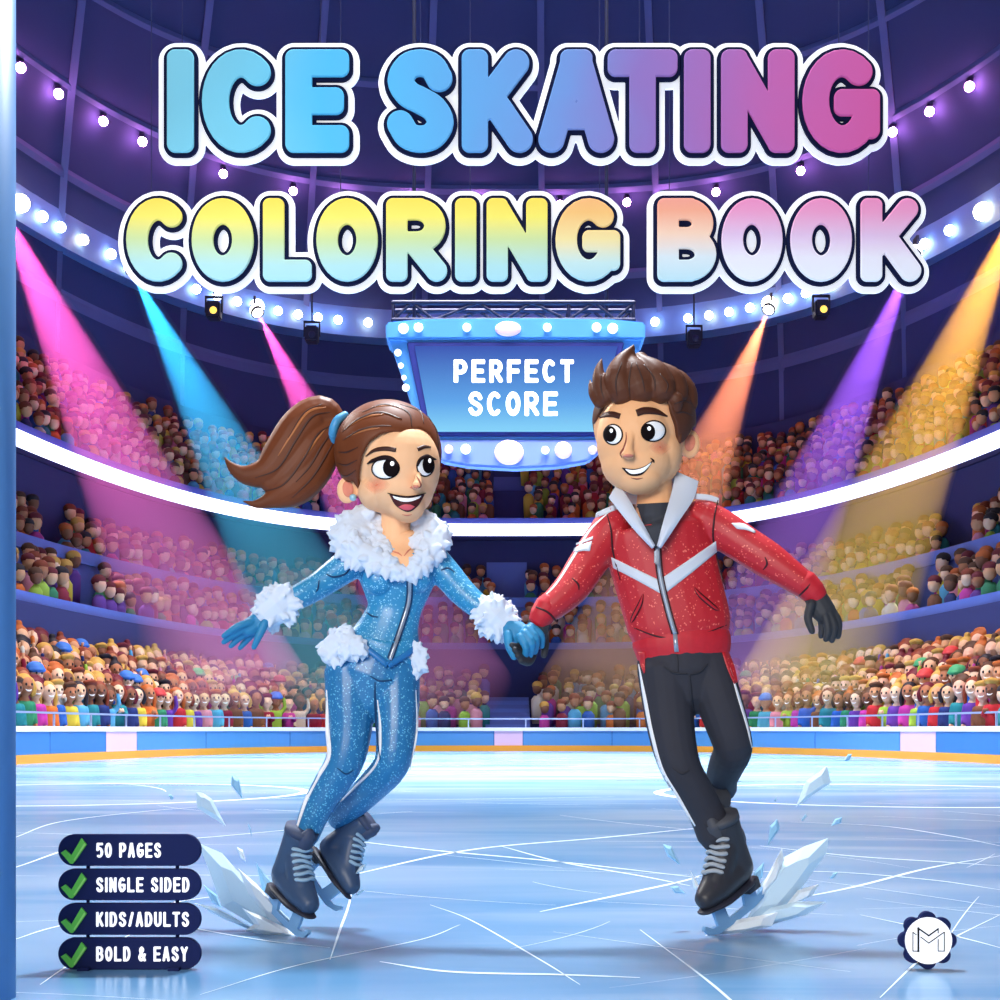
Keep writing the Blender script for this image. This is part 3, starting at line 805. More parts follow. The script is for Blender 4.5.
def solid(name, loops, place, depth, bevel, material, parent=None, label=None):
    """extrude flat loops; place maps (x, y) of the drawing to the plane (X, Z), returns scale and plane matrix"""
    cu = bpy.data.curves.new('c', 'CURVE'); cu.dimensions = '2D'; cu.fill_mode = 'BOTH'
    for lp in loops:
        s = cu.splines.new('POLY'); s.points.add(len(lp) - 1); s.use_cyclic_u = True
        for p, q in zip(s.points, lp): p.co = (*place(*q), 0, 1)
    cu.extrude = depth / 2 - bevel; cu.bevel_depth = bevel; cu.bevel_resolution = 2; cu.offset = -bevel
    o = bpy.data.objects.new('c', cu); COL.objects.link(o)
    me = bpy.data.meshes.new_from_object(o.evaluated_get(bpy.context.evaluated_depsgraph_get()))
    bpy.data.objects.remove(o); bpy.data.curves.remove(cu)
    me.name = name; me.materials.clear()
    return me
def stand_up(me, y):   # drawing plane (x, y) -> world (x, ., z), front face at y
    zs = max(v.co.z for v in me.vertices)
    for v in me.vertices: v.co = Vector((v.co.x, y + zs - v.co.z, v.co.y))
def sign_mesh(name, loops, D, yfront, depth, bevel, material, parent, label=None):
    k = D / F
    me = solid(name, loops, lambda x, y: ((x - 500) * k, EYE + (HOR - y) * k), depth, bevel, material)
    stand_up(me, yfront)
    me.flip_normals()
    return link_mesh(name, me, material, parent, False, label)
def grid(x0, y0, x1, y1, step):
    return np.meshgrid(np.arange(x0, x1 + step, step), np.arange(y0, y1 + step, step))
def text_line(name, text, x0, x1, y0, y1, r, gap, D, yfront, depth, material, parent, label=None, step=.35):
    wt = {'I': 0.0, ' ': .55, '/': .8, '&': 1.1}
    n = len(text); fixed = sum(2 * r for c in text if c == 'I')
    units = sum(wt.get(c, 1.0) for c in text if c != 'I')
    unit = (x1 - x0 - gap * (n - 1) - fixed) / units
    X, Y = grid(x0 - 2, y0 - 2, x1 + 2, y1 + 2, step); x = x0; out = None
    for word in text.split(' '):                 # each word a piece of its own
        d = np.full(X.shape, 1e9)
        for c in word:
            w = 2 * r if c == 'I' else unit * wt.get(c, 1.0)
            d = np.minimum(d, sdf(c, x, y0, x + w, y1, r, X, Y))
            x += w + gap
        x += unit * wt[' '] + gap
        out = sign_mesh(name, contours(d, X, Y, 0), D, yfront, depth, 0, material, parent, label)
    return out

# ------------------------------------------------------------ the printed cover title, built as big hung words with added glow
TD = 12.0
KT = TD / F
def gradient_paint(name, axis, stops, lo, hi, glow=.42):
    m = bpy.data.materials.new(name); m.use_nodes = True
    nt = m.node_tree; N = nt.nodes.new; L = nt.links.new; b = nt.nodes['Principled BSDF']
    b.inputs['Roughness'].default_value = .6; b.inputs['Specular IOR Level'].default_value = .08
    g = N('ShaderNodeNewGeometry'); sp = N('ShaderNodeSeparateXYZ'); L(g.outputs['Position'], sp.inputs[0])
    nz = N('ShaderNodeTexNoise'); nz.inputs['Scale'].default_value = .9; L(g.outputs['Position'], nz.inputs['Vector'])
    mr = N('ShaderNodeMapRange'); mr.inputs[1].default_value = lo; mr.inputs[2].default_value = hi; L(sp.outputs[axis], mr.inputs[0])
    ad = N('ShaderNodeMath'); ad.operation = 'MULTIPLY_ADD'; ad.inputs[1].default_value = .16 if axis == 'X' else .06; L(nz.outputs['Fac'], ad.inputs[0]); L(mr.outputs[0], ad.inputs[2])
    sb = N('ShaderNodeMath'); sb.operation = 'SUBTRACT'; sb.inputs[1].default_value = .08 if axis == 'X' else .03; L(ad.outputs[0], sb.inputs[0])
    cr = N('ShaderNodeValToRGB'); L(sb.outputs[0], cr.inputs[0])
    e = cr.color_ramp.elements
    while len(e) > 1: e.remove(e[-1])
    sh = lambda c: tuple(v * .93 for v in c)
    e[0].position = stops[0][0]; e[0].color = rgb(*sh(stops[0][1]))
    for p, c in stops[1:]:
        q = e.new(p); q.color = rgb(*sh(c))
    L(cr.outputs[0], b.inputs['Base Color']); L(cr.outputs[0], b.inputs['Emission Color']); b.inputs['Emission Strength'].default_value = glow  # glow added to brighten the printed letter colours
    return m
XW = lambda px: (px - 500) * KT
ZW = lambda py: EYE + (HOR - py) * KT
TOPG = gradient_paint('letter_blue_to_pink', 'X', [(0, (132, 208, 228)), (.14, (120, 205, 232)), (.25, (88, 192, 240)), (.42, (100, 170, 226)), (.55, (118, 150, 214)), (.68, (146, 118, 190)), (.80, (178, 108, 180)), (.92, (206, 98, 168)), (1, (212, 92, 160))], XW(165), XW(882))
ZL = (ZW(288), ZW(195))
YEL = gradient_paint('letter_yellow_to_aqua', 'Z', [(.0, (168, 222, 238)), (.22, (178, 224, 226)), (.5, (206, 224, 160)), (.74, (250, 234, 110)), (1, (250, 218, 84))], *ZL)
PEA = gradient_paint('letter_orange_to_aqua', 'Z', [(.0, (170, 222, 238)), (.25, (200, 230, 228)), (.5, (248, 226, 160)), (.78, (250, 196, 122)), (1, (250, 182, 124))], *ZL)
COR = gradient_paint('letter_coral_to_aqua', 'Z', [(.0, (186, 228, 240)), (.3, (220, 232, 236)), (.55, (252, 212, 186)), (.8, (250, 172, 142)), (1, (248, 160, 150))], *ZL)
ROS = gradient_paint('letter_pink_to_white', 'Z', [(.0, (238, 246, 252)), (.3, (240, 236, 248)), (.55, (230, 196, 228)), (.8, (240, 158, 200)), (1, (242, 142, 190))], *ZL)
NAVY = mat('letter_navy_rim', (26, 32, 66), .8, spec=.05); BACKW = mat('letter_white_backing', (250, 250, 254), .6, emit=.48)  # backing of the cover title, glow added for brightness
WIRE = mat('added_wire_navy', (50, 54, 100), .6)
def title(words, line):
    word, boxes, r, mats, label = words
    ymin, ymax = line
    xs0, xs1 = boxes[0][0], boxes[-1][1]
    b = thing('title_word', label, 'sign', (XW((xs0 + xs1) / 2), TD, ZW(ymax)), 'cover title words hung over the rink')
    X, Y = grid(xs0 - 14, ymin - 14, xs1 + 14, ymax + 14, 1.0)
    allD = np.full(X.shape, 1e9)
    for c, (x0, x1), m in zip(word, boxes, mats):
        gx, gy = grid(x0 - 6, ymin - 6, x1 + 6, ymax + 6, .8)
        dl = sdf(c, x0 + 3, ymin + 3, x1 - 3, ymax - 3, r, gx, gy)
        fillo = sign_mesh('letter', contours(dl, gx, gy, -.3), TD, TD - .065, .05, .008, m, b)
        sign_mesh('letter_rim', contours(dl, gx, gy, 3.5), TD, TD - .035, .03, 0, NAVY, fillo, 'navy rim of the letter')
        allD = np.minimum(allD, sdf(c, x0 + 3, ymin + 3, x1 - 3, ymax - 3, r, X, Y))
    sign_mesh('backing', contours(allD, X, Y, 9.4), TD, TD, .03, 0, BACKW, b, 'white backing')
    return b
def wires(b, spots, y0):  # supports added, thin and navy so they hardly show; the cover has none
    for px in spots:
        bm = bmesh.new(); add_tube(bm, [(XW(px), TD + .05, ZW(y0), .005), (XW(px), TD + .05, 13.5, .005)], n=6, sub=1); from_bm('added_wire', bm, WIRE, b)
s1 = title(('ICE', [(165.5, 198), (200, 282), (283, 353)], 13.6, [TOPG] * 3, 'cover title word ICE in pale blue bubble letters with white backing'), (49.5, 158)); wires(s1, [181, 320], 60)
s2 = title(('SKATING', [(383.5, 458), (458.6, 536), (535, 617), (604, 680), (680.4, 712.5), (717, 796.5), (798, 881.5)], 13.4, [TOPG] * 7, 'cover title word SKATING in blue to magenta bubble letters'), (49.5, 158)); wires(s2, [420, 640, 840], 60)
s3 = title(('COLORING', [(124.6, 192.6), (189.8, 257.9), (260.7, 315.8), (313.9, 381.6), (383.4, 450.7), (452, 479.8), (483.4, 550.6), (552, 622.9)], 10.9, [YEL] * 7 + [PEA], 'cover title word COLORING in yellow to aqua bubble letters'), (197.5, 286.5)); wires(s3, [150, 340, 470, 600], 215)
s4 = title(('BOOK', [(653.5, 718.6), (717.4, 784.6), (786, 853.6), (856, 922.6)], 10.9, [COR, ROS, ROS, ROS], 'cover title word BOOK in coral and pink bubble letters'), (197.5, 286.5)); wires(s4, [670, 870], 215)

# ------------------------------------------------------------ scoreboard
SD = 25.0; KS = SD / F
def SP(px, py, y=SD): return Vector(((px - 500) * KS, y, EYE + (HOR - py) * KS))
sb = thing('scoreboard', 'hanging blue scoreboard with a lit screen reading PERFECT SCORE', 'scoreboard', tuple(SP(515, 468, SD + 1)))
SBL = mat('scoreboard_blue', (84, 152, 220), .35, emit=.1); SBE = mat('scoreboard_edge', (150, 215, 250), .3, emit=.5); SBD = mat('scoreboard_navy', (42, 50, 126), .4)
SBP = mat('scoreboard_pale', (128, 150, 220), .4, spec=.1)
def prism(name, poly, y0, y1, m, parent, taper=1.0, bev=0, label=None):
    n = len(poly); c = sum(p[0] for p in poly) / n
    V = [SP(p[0], p[1], y0) for p in poly] + [SP(c + (p[0] - c) * taper, p[1], y0) + Vector((0, y1 - y0, 0)) for p in poly]
    Fc = [tuple(range(n)), tuple(range(2 * n - 1, n - 1, -1))] + [(i, n + i, n + (i + 1) % n, (i + 1) % n) for i in range(n)]
    o = mk(name, V, Fc, m, parent, False, label)
    b = bmesh.new(); b.from_mesh(o.data); bmesh.ops.recalc_face_normals(b, faces=b.faces)
    if bev: bmesh.ops.bevel(b, geom=b.edges[:], offset=bev, segments=2, affect='EDGES')
    b.to_mesh(o.data); b.free(); return o
prism('body', [(389, 339), (642, 339), (606, 443), (425, 443)], SD, SD + .7, SBL, sb, 1.0)
prism('top_band', [(386.5, 341), (386, 324), (420, 320.5), (515, 319.5), (610, 320.5), (645, 324), (644.5, 341)], SD - .12, SD + .8, SBL, sb, 1.0, .04)
prism('bottom_band', [(425, 441), (606, 441), (600, 452), (588, 462), (560, 467), (515, 469.5), (470, 467), (442, 462), (430, 452)], SD - .10, SD + .25, SBP, sb, 1.0, .04)
prism('screen_frame', [(407, 343.5), (624, 343.5), (600, 437), (426, 437)], SD - .10, SD + .05, SBD, sb, 1.0, .02)
m = bpy.data.materials.new('screen_picture'); m.use_nodes = True
nt = m.node_tree; N = nt.nodes.new; L = nt.links.new; b_ = nt.nodes['Principled BSDF']
g = N('ShaderNodeNewGeometry'); sp_ = N('ShaderNodeSeparateXYZ'); L(g.outputs['Position'], sp_.inputs[0])
mr = N('ShaderNodeMapRange'); mr.inputs[1].default_value = SP(0, 433).z; mr.inputs[2].default_value = SP(0, 349).z; L(sp_.outputs['Z'], mr.inputs[0])
cr = N('ShaderNodeValToRGB'); L(mr.outputs[0], cr.inputs[0]); e = cr.color_ramp.elements
e[0].color = rgb(128, 208, 244); e[1].color = rgb(44, 78, 172); q = e.new(.35); q.color = rgb(86, 160, 228)
b_.inputs['Base Color'].default_value = (0.01, 0.01, 0.02, 1); b_.inputs['Roughness'].default_value = .25; L(cr.outputs[0], b_.inputs['Emission Color']); b_.inputs['Emission Strength'].default_value = 1.0
scr = prism('screen', [(415, 348), (617, 348), (596, 433), (431, 433)], SD - .125, SD - .09, m, sb)
LETW = mat('screen_letters', (252, 253, 255), .4, emit=1.1)
text_line('lettering', 'PERFECT', 454, 573.5, 361.5, 384.5, 2.2, 4.2, SD, SD - .14, .02, LETW, scr, 'white letters PERFECT')
text_line('lettering', 'SCORE', 468.5, 557.5, 393.5, 417.5, 2.2, 4.2, SD, SD - .14, .02, LETW, scr, 'white letters SCORE')
DOTW = mat('panel_lamp', (250, 252, 255), .3, emit=1.0); DOTP = mat('panel_lamp_pink', (240, 204, 232), .3, emit=.35)
for px, py, r, mm in [(404, 331, 5.2, DOTW), (419, 330, 4.6, DOTW), (467, 330, 4.2, DOTW), (547, 330, 4.2, DOTW), (596, 330, 4.6, DOTW), (612, 331, 5.2, DOTW), (398, 353, 3.6, DOTW), (401, 366, 2.8, DOTW), (404, 378, 2.6, DOTW), (406, 388, 3.8, DOTW), (449, 451, 4.4, DOTP), (466, 451, 5, DOTW), (545, 452, 4, DOTW), (563, 452, 8.6, DOTP), (592, 452, 4.4, DOTP)]:
    bm = bmesh.new(); add_ball(bm, SP(px, py, SD - (.15 if py < 345 or py > 440 else .02)), (r * KS, .05, r * KS), 16, 10); from_bm('panel_lamp', bm, mm, sb)
for px, py, rx, ry, mm in [(508, 331, 13, 7.5, DOTP), (509, 454, 14.5, 12.5, DOTP)]:
    bm = bmesh.new(); add_ball(bm, SP(px, py, SD - .13), (rx * KS, .06, ry * KS), 24, 14); from_bm('panel_lamp', bm, mm, sb)
TR = mat('truss_dark', (30, 34, 66), .5, .3)
tr = thing('lighting_truss', 'dark steel truss of zigzag bars on top of the scoreboard', 'truss', tuple(SP(513, 320, SD + .6)))
def bar(name, a, b, w, parent=tr):
    bm = bmesh.new(); add_tube(bm, [tuple(a) + (w,), tuple(b) + (w,)], n=8, sub=1); from_bm(name, bm, TR, parent)
for yy in (SD + .1, SD + .6):
    bar('chord', SP(393, 301, yy), SP(634, 301, yy), .05); bar('chord', SP(393, 318.5, yy), SP(634, 318.5, yy), .05)
    zz = [393, 411, 434, 478, 505, 532, 568, 595, 616, 634]
    for i, (a, b) in enumerate(zip(zz[:-1], zz[1:])):
        bar('brace', SP(a, 301 if i % 2 else 318.5, yy), SP(b, 318.5 if i % 2 else 301, yy), .03)
    for p in (393, 634, 569): bar('brace', SP(p, 301, yy), SP(p, 318.5, yy), .035)
for p in (413, 608): bar('hanging_pole', SP(p, 319, SD + .35), Vector((SP(p, 0).x, SD + .35, 24.2)), .035)

# ------------------------------------------------------------ printed pills and badge of the cover, stood on the ice
PD = 3.47; KP = PD / F
PILL = mat('pill_navy', (32, 40, 82), .8, spec=.04); LETP = mat('pill_letters', (250, 250, 255), .5, emit=.5); TICK = mat('tick_green', (96, 190, 70), .4, emit=.1); TICKL = mat('tick_light_green', (150, 216, 110), .4, emit=.1)
for (y0, y1, txt, tx1, where) in [(938, 969.6, 'BOLD & EASY', 188, 'bottom of the stack'), (903.4, 935, 'KIDS/ADULTS', 189.3, 'second from the bottom'), (869, 900.4, 'SINGLE SIDED', 189.6, 'second from the top'), (834.3, 866, '50 PAGES', 161.3, 'top of the stack')]:
    pg = thing('cover_pill', 'navy cover pill reading %s with green tick, %s' % (txt, where), 'sign', ((129 - 500) * KP, PD, EYE + (HOR - y1) * KP), 'stack of navy cover pills')
    X, Y = grid(54, y0 - 4, 204, y1 + 4, .8); r = (y1 - y0) / 2; cy = (y0 + y1) / 2
    d = np.hypot(X - np.clip(X, 58 + r, 200.3 - r), Y - cy) - r
    sign_mesh('plate', contours(d, X, Y, 0), PD, PD, .02, .002, PILL, pg)
    text_line('lettering', txt, 96.5, tx1, cy - 7.4, cy + 7.4, 1.2, 1.9, PD, PD - .004, .006, LETP, pg)
    t0 = [(61.5, cy + 2.5), (66, cy - .5), (72, cy + 5), (82, cy - 12), (87.2, cy - 5.8), (76, cy + 10.5), (73, cy + 13.5), (70.5, cy + 13)]
    tk = sign_mesh('tick', [t0], PD, PD - .006, .008, 0, TICK, pg, 'green tick')
    sign_mesh('tick_highlight', [[(74.5, cy + 9.5), (85.2, cy - 7.2), (86.4, cy - 5.8), (75.4, cy + 10.8)]], PD, PD - .008, .003, 0, TICKL, tk)
ps = thing('added_post', 'thin dark posts added to hold up the stack of navy cover pills', 'stand', ((129 - 500) * KP, PD + .03, 0))  # posts and feet added as supports, not on the cover
for px in (85, 175):
    bm = bmesh.new(); add_tube(bm, [((px - 500) * KP, PD + .026, 0, .005), ((px - 500) * KP, PD + .026, EYE + (HOR - 838) * KP, .005)], n=8, sub=1); from_bm('post', bm, PILL, ps)
    bm = bmesh.new(); add_box(bm, ((px - 500) * KP, PD + .03, .004), (.03, .10, .008)); from_bm('foot', bm, PILL, ps, False)
bd = thing('cover_badge', 'small round white cover badge with scalloped navy rim stood on the ice', 'badge', ((928 - 500) * KP, PD, EYE + (HOR - 969) * KP))
X, Y = grid(894, 906, 962, 974, .7); d = np.hypot(X - 928.2, Y - 940.5) - 24
for k in range(8):
    a = k * PI / 4; d = np.minimum(d, np.hypot(X - 928.2 - 20.5 * math.cos(a), Y - 940.5 - 20.5 * math.sin(a)) - 8.4)
sign_mesh('rim', contours(d, X, Y, 0), PD, PD, .02, .002, PILL, bd, 'scalloped navy rim')
sign_mesh('disc', contours(np.hypot(X - 928.2, Y - 940.5) - 23.4, X, Y, 0), PD, PD - .004, .006, 0, mat('badge_white', (253, 253, 255), .5, emit=.3), bd, 'white disc')
BLK = mat('badge_black', (12, 12, 14), .5)
Bq = lambda cx, cy: (890 + cx / 12.5, 900 + cy / 12.5)
def thick(a, b, w):
    (ax, ay), (bx, by) = Bq(*a), Bq(*b); dx, dy = bx - ax, by - ay; l = math.hypot(dx, dy); ux, uy = dx / l * w / 2, dy / l * w / 2
    return [(ax - uy - ux, ay + ux - uy), (bx - uy + ux, by + ux + uy), (bx + uy + ux, by - ux + uy), (ax + uy - ux, ay - ux - uy)]
bm_l = [((280, 400), (280, 635), .8), ((280, 635), (352, 635), .9), ((348, 350), (348, 635), 1.9), ((280, 400), (322, 432), .8), ((345, 350), (478, 442), 1.5), ((478, 442), (595, 358), 1.4), ((595, 358), (595, 408), .9), ((378, 460), (478, 535), .9), ((478, 535), (668, 400), .9), ((672, 400), (672, 635), .9), ((672, 635), (595, 635), .9), ((595, 490), (595, 635), .8)]
for k, (a, b, w) in enumerate(bm_l):
    if k == 0: mono = sign_mesh('monogram', [thick(a, b, w)], PD, PD - .005, .003, 0, BLK, bd, 'thin black zigzag letter M')
    else:
        t = sign_mesh('t', [thick(a, b, w)], PD, PD - .005, .003, 0, BLK, bd)
        bq = bmesh.new(); bq.from_mesh(mono.data); bq.from_mesh(t.data); bq.to_mesh(mono.data); bq.free(); bpy.data.objects.remove(t)
bm = bmesh.new(); add_tube(bm, [((928 - 500) * KP, PD + .02, .05, .006), ((928 - 500) * KP, PD + .11, .006, .006)], n=8, sub=1); from_bm('added_leg', bm, PILL, bd)  # leg added behind the printed badge to prop it up

# pale blue spine strip of the book cover, built as a post at the near left
bm = bmesh.new(); px_ = -486 * 3.10 / F - .0805
add_tube(bm, [(px_, 3.10, 0, .08), (px_, 3.10, 3.2, .08)], n=40, sub=1, cap=False)
o = from_bm('cover_spine', bm, mat('spine_blue', (92, 142, 198), .5)); structure(o)
# ------------------------------------------------------------ skaters
D0 = 4.05
def W(px, py, dd=0.0):
    D = D0 + dd
    return Vector(((px - 500) * D / F, D, EYE + (HOR - py) * D / F))
def PX(n, dd=0.0): return n * (D0 + dd) / F
def tube(bm, pts, flat=1.0, n=14, sub=4, k=1.0):
    add_tube(bm, [tuple(W(p[0], p[1], p[2])) + (PX(p[3], p[2]) * k,) for p in pts], flat, n, sub)
def blob(bm, px, py, dd, rx, ry, rd, k=1.0):
    add_ball(bm, W(px, py, dd), (PX(rx) * k, PX(rd) * k, PX(ry) * k), 28, 18)
CAMP = Vector((0, 0, EYE))
def cast(bv, px, py, lift):
    d = Vector(((px - 500) / F, 1.0, (HOR - py) / F)).normalized()
    h = bv.ray_cast(CAMP + d * 1.5, d)
    if h[0] is None:
        return None
    return h[0] - d * lift
def decal(name, rows, bv, lift, thick, material, parent, label=None, closed_strip=False):
    """rows: grid of picture points laid on to a surface and given a thickness"""
    n, m = len(rows), len(rows[0])
    P = []
    last = None
    miss = []
    for i, r in enumerate(rows):
        for j, (x, y) in enumerate(r):
            q = cast(bv, x, y, lift)
            P.append(q)
            if q is None: miss.append(len(P) - 1)
    good = [q for q in P if q is not None]
    if not good: return None
    for i in miss:
        x, y = rows[i // m][i % m]
        near = min(good, key=lambda g: (500 + F * g.x / g.y - x) ** 2 + (HOR - F * (g.z - EYE) / g.y - y) ** 2)
        d = Vector(((x - 500) / F, 1.0, (HOR - y) / F)); P[i] = CAMP + d * near.y
    V = list(P) + [p + (p - CAMP).normalized() * thick for p in P]
    k = len(P); Fc = []
    for i in range(n - 1):
        for j in range(m - 1):
            a, b, c, d = i * m + j, i * m + j + 1, (i + 1) * m + j + 1, (i + 1) * m + j
            Fc += [(a, b, c, d), (k + d, k + c, k + b, k + a)]
    def side(a, b): Fc.append((b, a, k + a, k + b))
    for j in range(m - 1):
        side(j, j + 1); side((n - 1) * m + j + 1, (n - 1) * m + j)
    for i in range(n - 1):
        side((i + 1) * m, i * m); side(i * m + m - 1, (i + 1) * m + m - 1)
    o = mk(name, V, Fc, material, parent, True, label)
    b = bmesh.new(); b.from_mesh(o.data); bmesh.ops.remove_doubles(b, verts=b.verts[:], dist=1e-5); bmesh.ops.recalc_face_normals(b, faces=b.faces); b.to_mesh(o.data); b.free()
    return o
def oval(cx, cy, rx, ry, rot=0, rings=5, n=28):
    c, s = math.cos(math.radians(rot)), math.sin(math.radians(rot))
    return [[(cx + (rx * k / rings * math.cos(2 * PI * i / n)) * c - (ry * k / rings * math.sin(2 * PI * i / n)) * s,
              cy + (rx * k / rings * math.cos(2 * PI * i / n)) * s + (ry * k / rings * math.sin(2 * PI * i / n)) * c) for i in range(n + 1)] for k in (0.002, *range(1, rings + 1))]
def poly_rows(P, rings=6, per=6):
    Q = []
    for a, b in zip(P, P[1:] + P[:1]):
        Q += [(a[0] + (b[0] - a[0]) * i / per, a[1] + (b[1] - a[1]) * i / per) for i in range(per)]
    Q.append(Q[0]); cx = sum(p[0] for p in P) / len(P); cy = sum(p[1] for p in P) / len(P)
    return [[(cx + (x - cx) * k / rings, cy + (y - cy) * k / rings) for x, y in Q] for k in (0.002, *range(1, rings + 1))]
def ribbon(pts, sub=6, across=2):
    """pts (x, y, half width) -> grid along the line"""
    R = catmull(pts, sub); rows = []
    for i, p in enumerate(R):
        a, b = R[max(0, i - 1)], R[min(len(R) - 1, i + 1)]
        dx, dy = b[0] - a[0], b[1] - a[1]; l = math.hypot(dx, dy) or 1
        w = max(p[2], .05)
        rows.append([(p[0] - dy / l * w * t, p[1] + dx / l * w * t) for t in np.linspace(-1, 1, across + 1)])
    return rows
def between(A, B, n=14, m=5):
    A = catmull(A, 8); B = catmull(B, 8)
    pa = [A[int(round(i * (len(A) - 1) / n))] for i in range(n + 1)]; pb = [B[int(round(i * (len(B) - 1) / n))] for i in range(n + 1)]
    return [[(a[0] + (b[0] - a[0]) * t, a[1] + (b[1] - a[1]) * t) for t in np.linspace(0, 1, m + 1)] for a, b in zip(pa, pb)]
def fluff(name, cores, tufts, parent, material, seed, length=7, r0=4.5, label=None):
    """thick fur: a core with many pointed tufts grown out of it"""
    rnd = random.Random(seed); bm = bmesh.new()
    for c in cores: tube(bm, c, .85, 12, 3)
    for c in cores:
        R = catmull(c, 6)
        for _ in range(int(tufts)):
            p = R[rnd.randrange(len(R))]; a = rnd.uniform(0, 2 * PI); e = rnd.uniform(-.6, .7)
            ux, uy, ud = math.cos(a) * math.cos(e), math.sin(a) * math.cos(e), -math.sin(e)
            r = p[3] * .82; L = p[3] * .25 + length * rnd.uniform(.5, 1)
            x, y, d = p[0] + ux * r, p[1] + uy * r, p[2] + ud * PX(r)
            r0_ = r0 * rnd.uniform(.9, 1.3); bend = rnd.uniform(-.35, .35) + .25
            tube(bm, [(x - ux * 2, y - uy * 2, d, r0_), (x + ux * L * .55, y + uy * L * .55 + bend * 2, d + ud * PX(L * .5), r0_ * .72), (x + ux * L, y + uy * L + bend * 5, d + ud * PX(L), 1.2)], 1, 7, 2)
    return remesh(name, bm, PX(1.05), 1, material, parent, label)
def plate3(name, A, B, thick, material, parent, label=None, n=12, m=5):
    """curved sheet between two edges given as (px, py, dd)"""
    A = catmull(A, 8); B = catmull(B, 8); P = []
    for i in range(n + 1):
        a = A[int(round(i * (len(A) - 1) / n))]; b = B[int(round(i * (len(B) - 1) / n))]
        for t in np.linspace(0, 1, m + 1):
            q = a + (b - a) * t; P.append(W(q[0], q[1], q[2] - .012 * math.sin(PI * t)))
    Fc = [(i * (m + 1) + j, i * (m + 1) + j + 1, (i + 1) * (m + 1) + j + 1, (i + 1) * (m + 1) + j) for i in range(n) for j in range(m)]
    o = mk(name, P, Fc, material, parent, True, label)
    md = o.modifiers.new('thick', 'SOLIDIFY'); md.thickness = thick; md.offset = 0
    bv = o.modifiers.new('soft', 'BEVEL'); bv.width = thick * .3; bv.segments = 2; bv.limit_method = 'ANGLE'
    return o
def cut_hair(bm, poly, back_dd, front=True):
    """open a hair cap over the face"""
    def inside(x, y):
        c = False
        for (x1, y1), (x2, y2) in zip(poly, poly[1:] + poly[:1]):
            if (y1 > y) != (y2 > y) and x < (x2 - x1) * (y - y1) / (y2 - y1) + x1: c = not c
        return c
    kill = []
    for f in bm.faces:
        q = f.calc_center_median()
        px, py = 500 + F * q.x / q.y, HOR - F * (q.z - EYE) / q.y
        if q.y < D0 + back_dd and inside(px, py): kill.append(f)
    bmesh.ops.delete(bm, geom=kill, context='FACES')
    for _ in range(10):                       # an even hairline
        new = {}
        for v in bm.verts:
            nb = [e.other_vert(v) for e in v.link_edges if e.is_boundary]
            if len(nb) == 2: new[v] = v.co * .4 + (nb[0].co + nb[1].co) * .3
        for v, c in new.items(): v.co = c

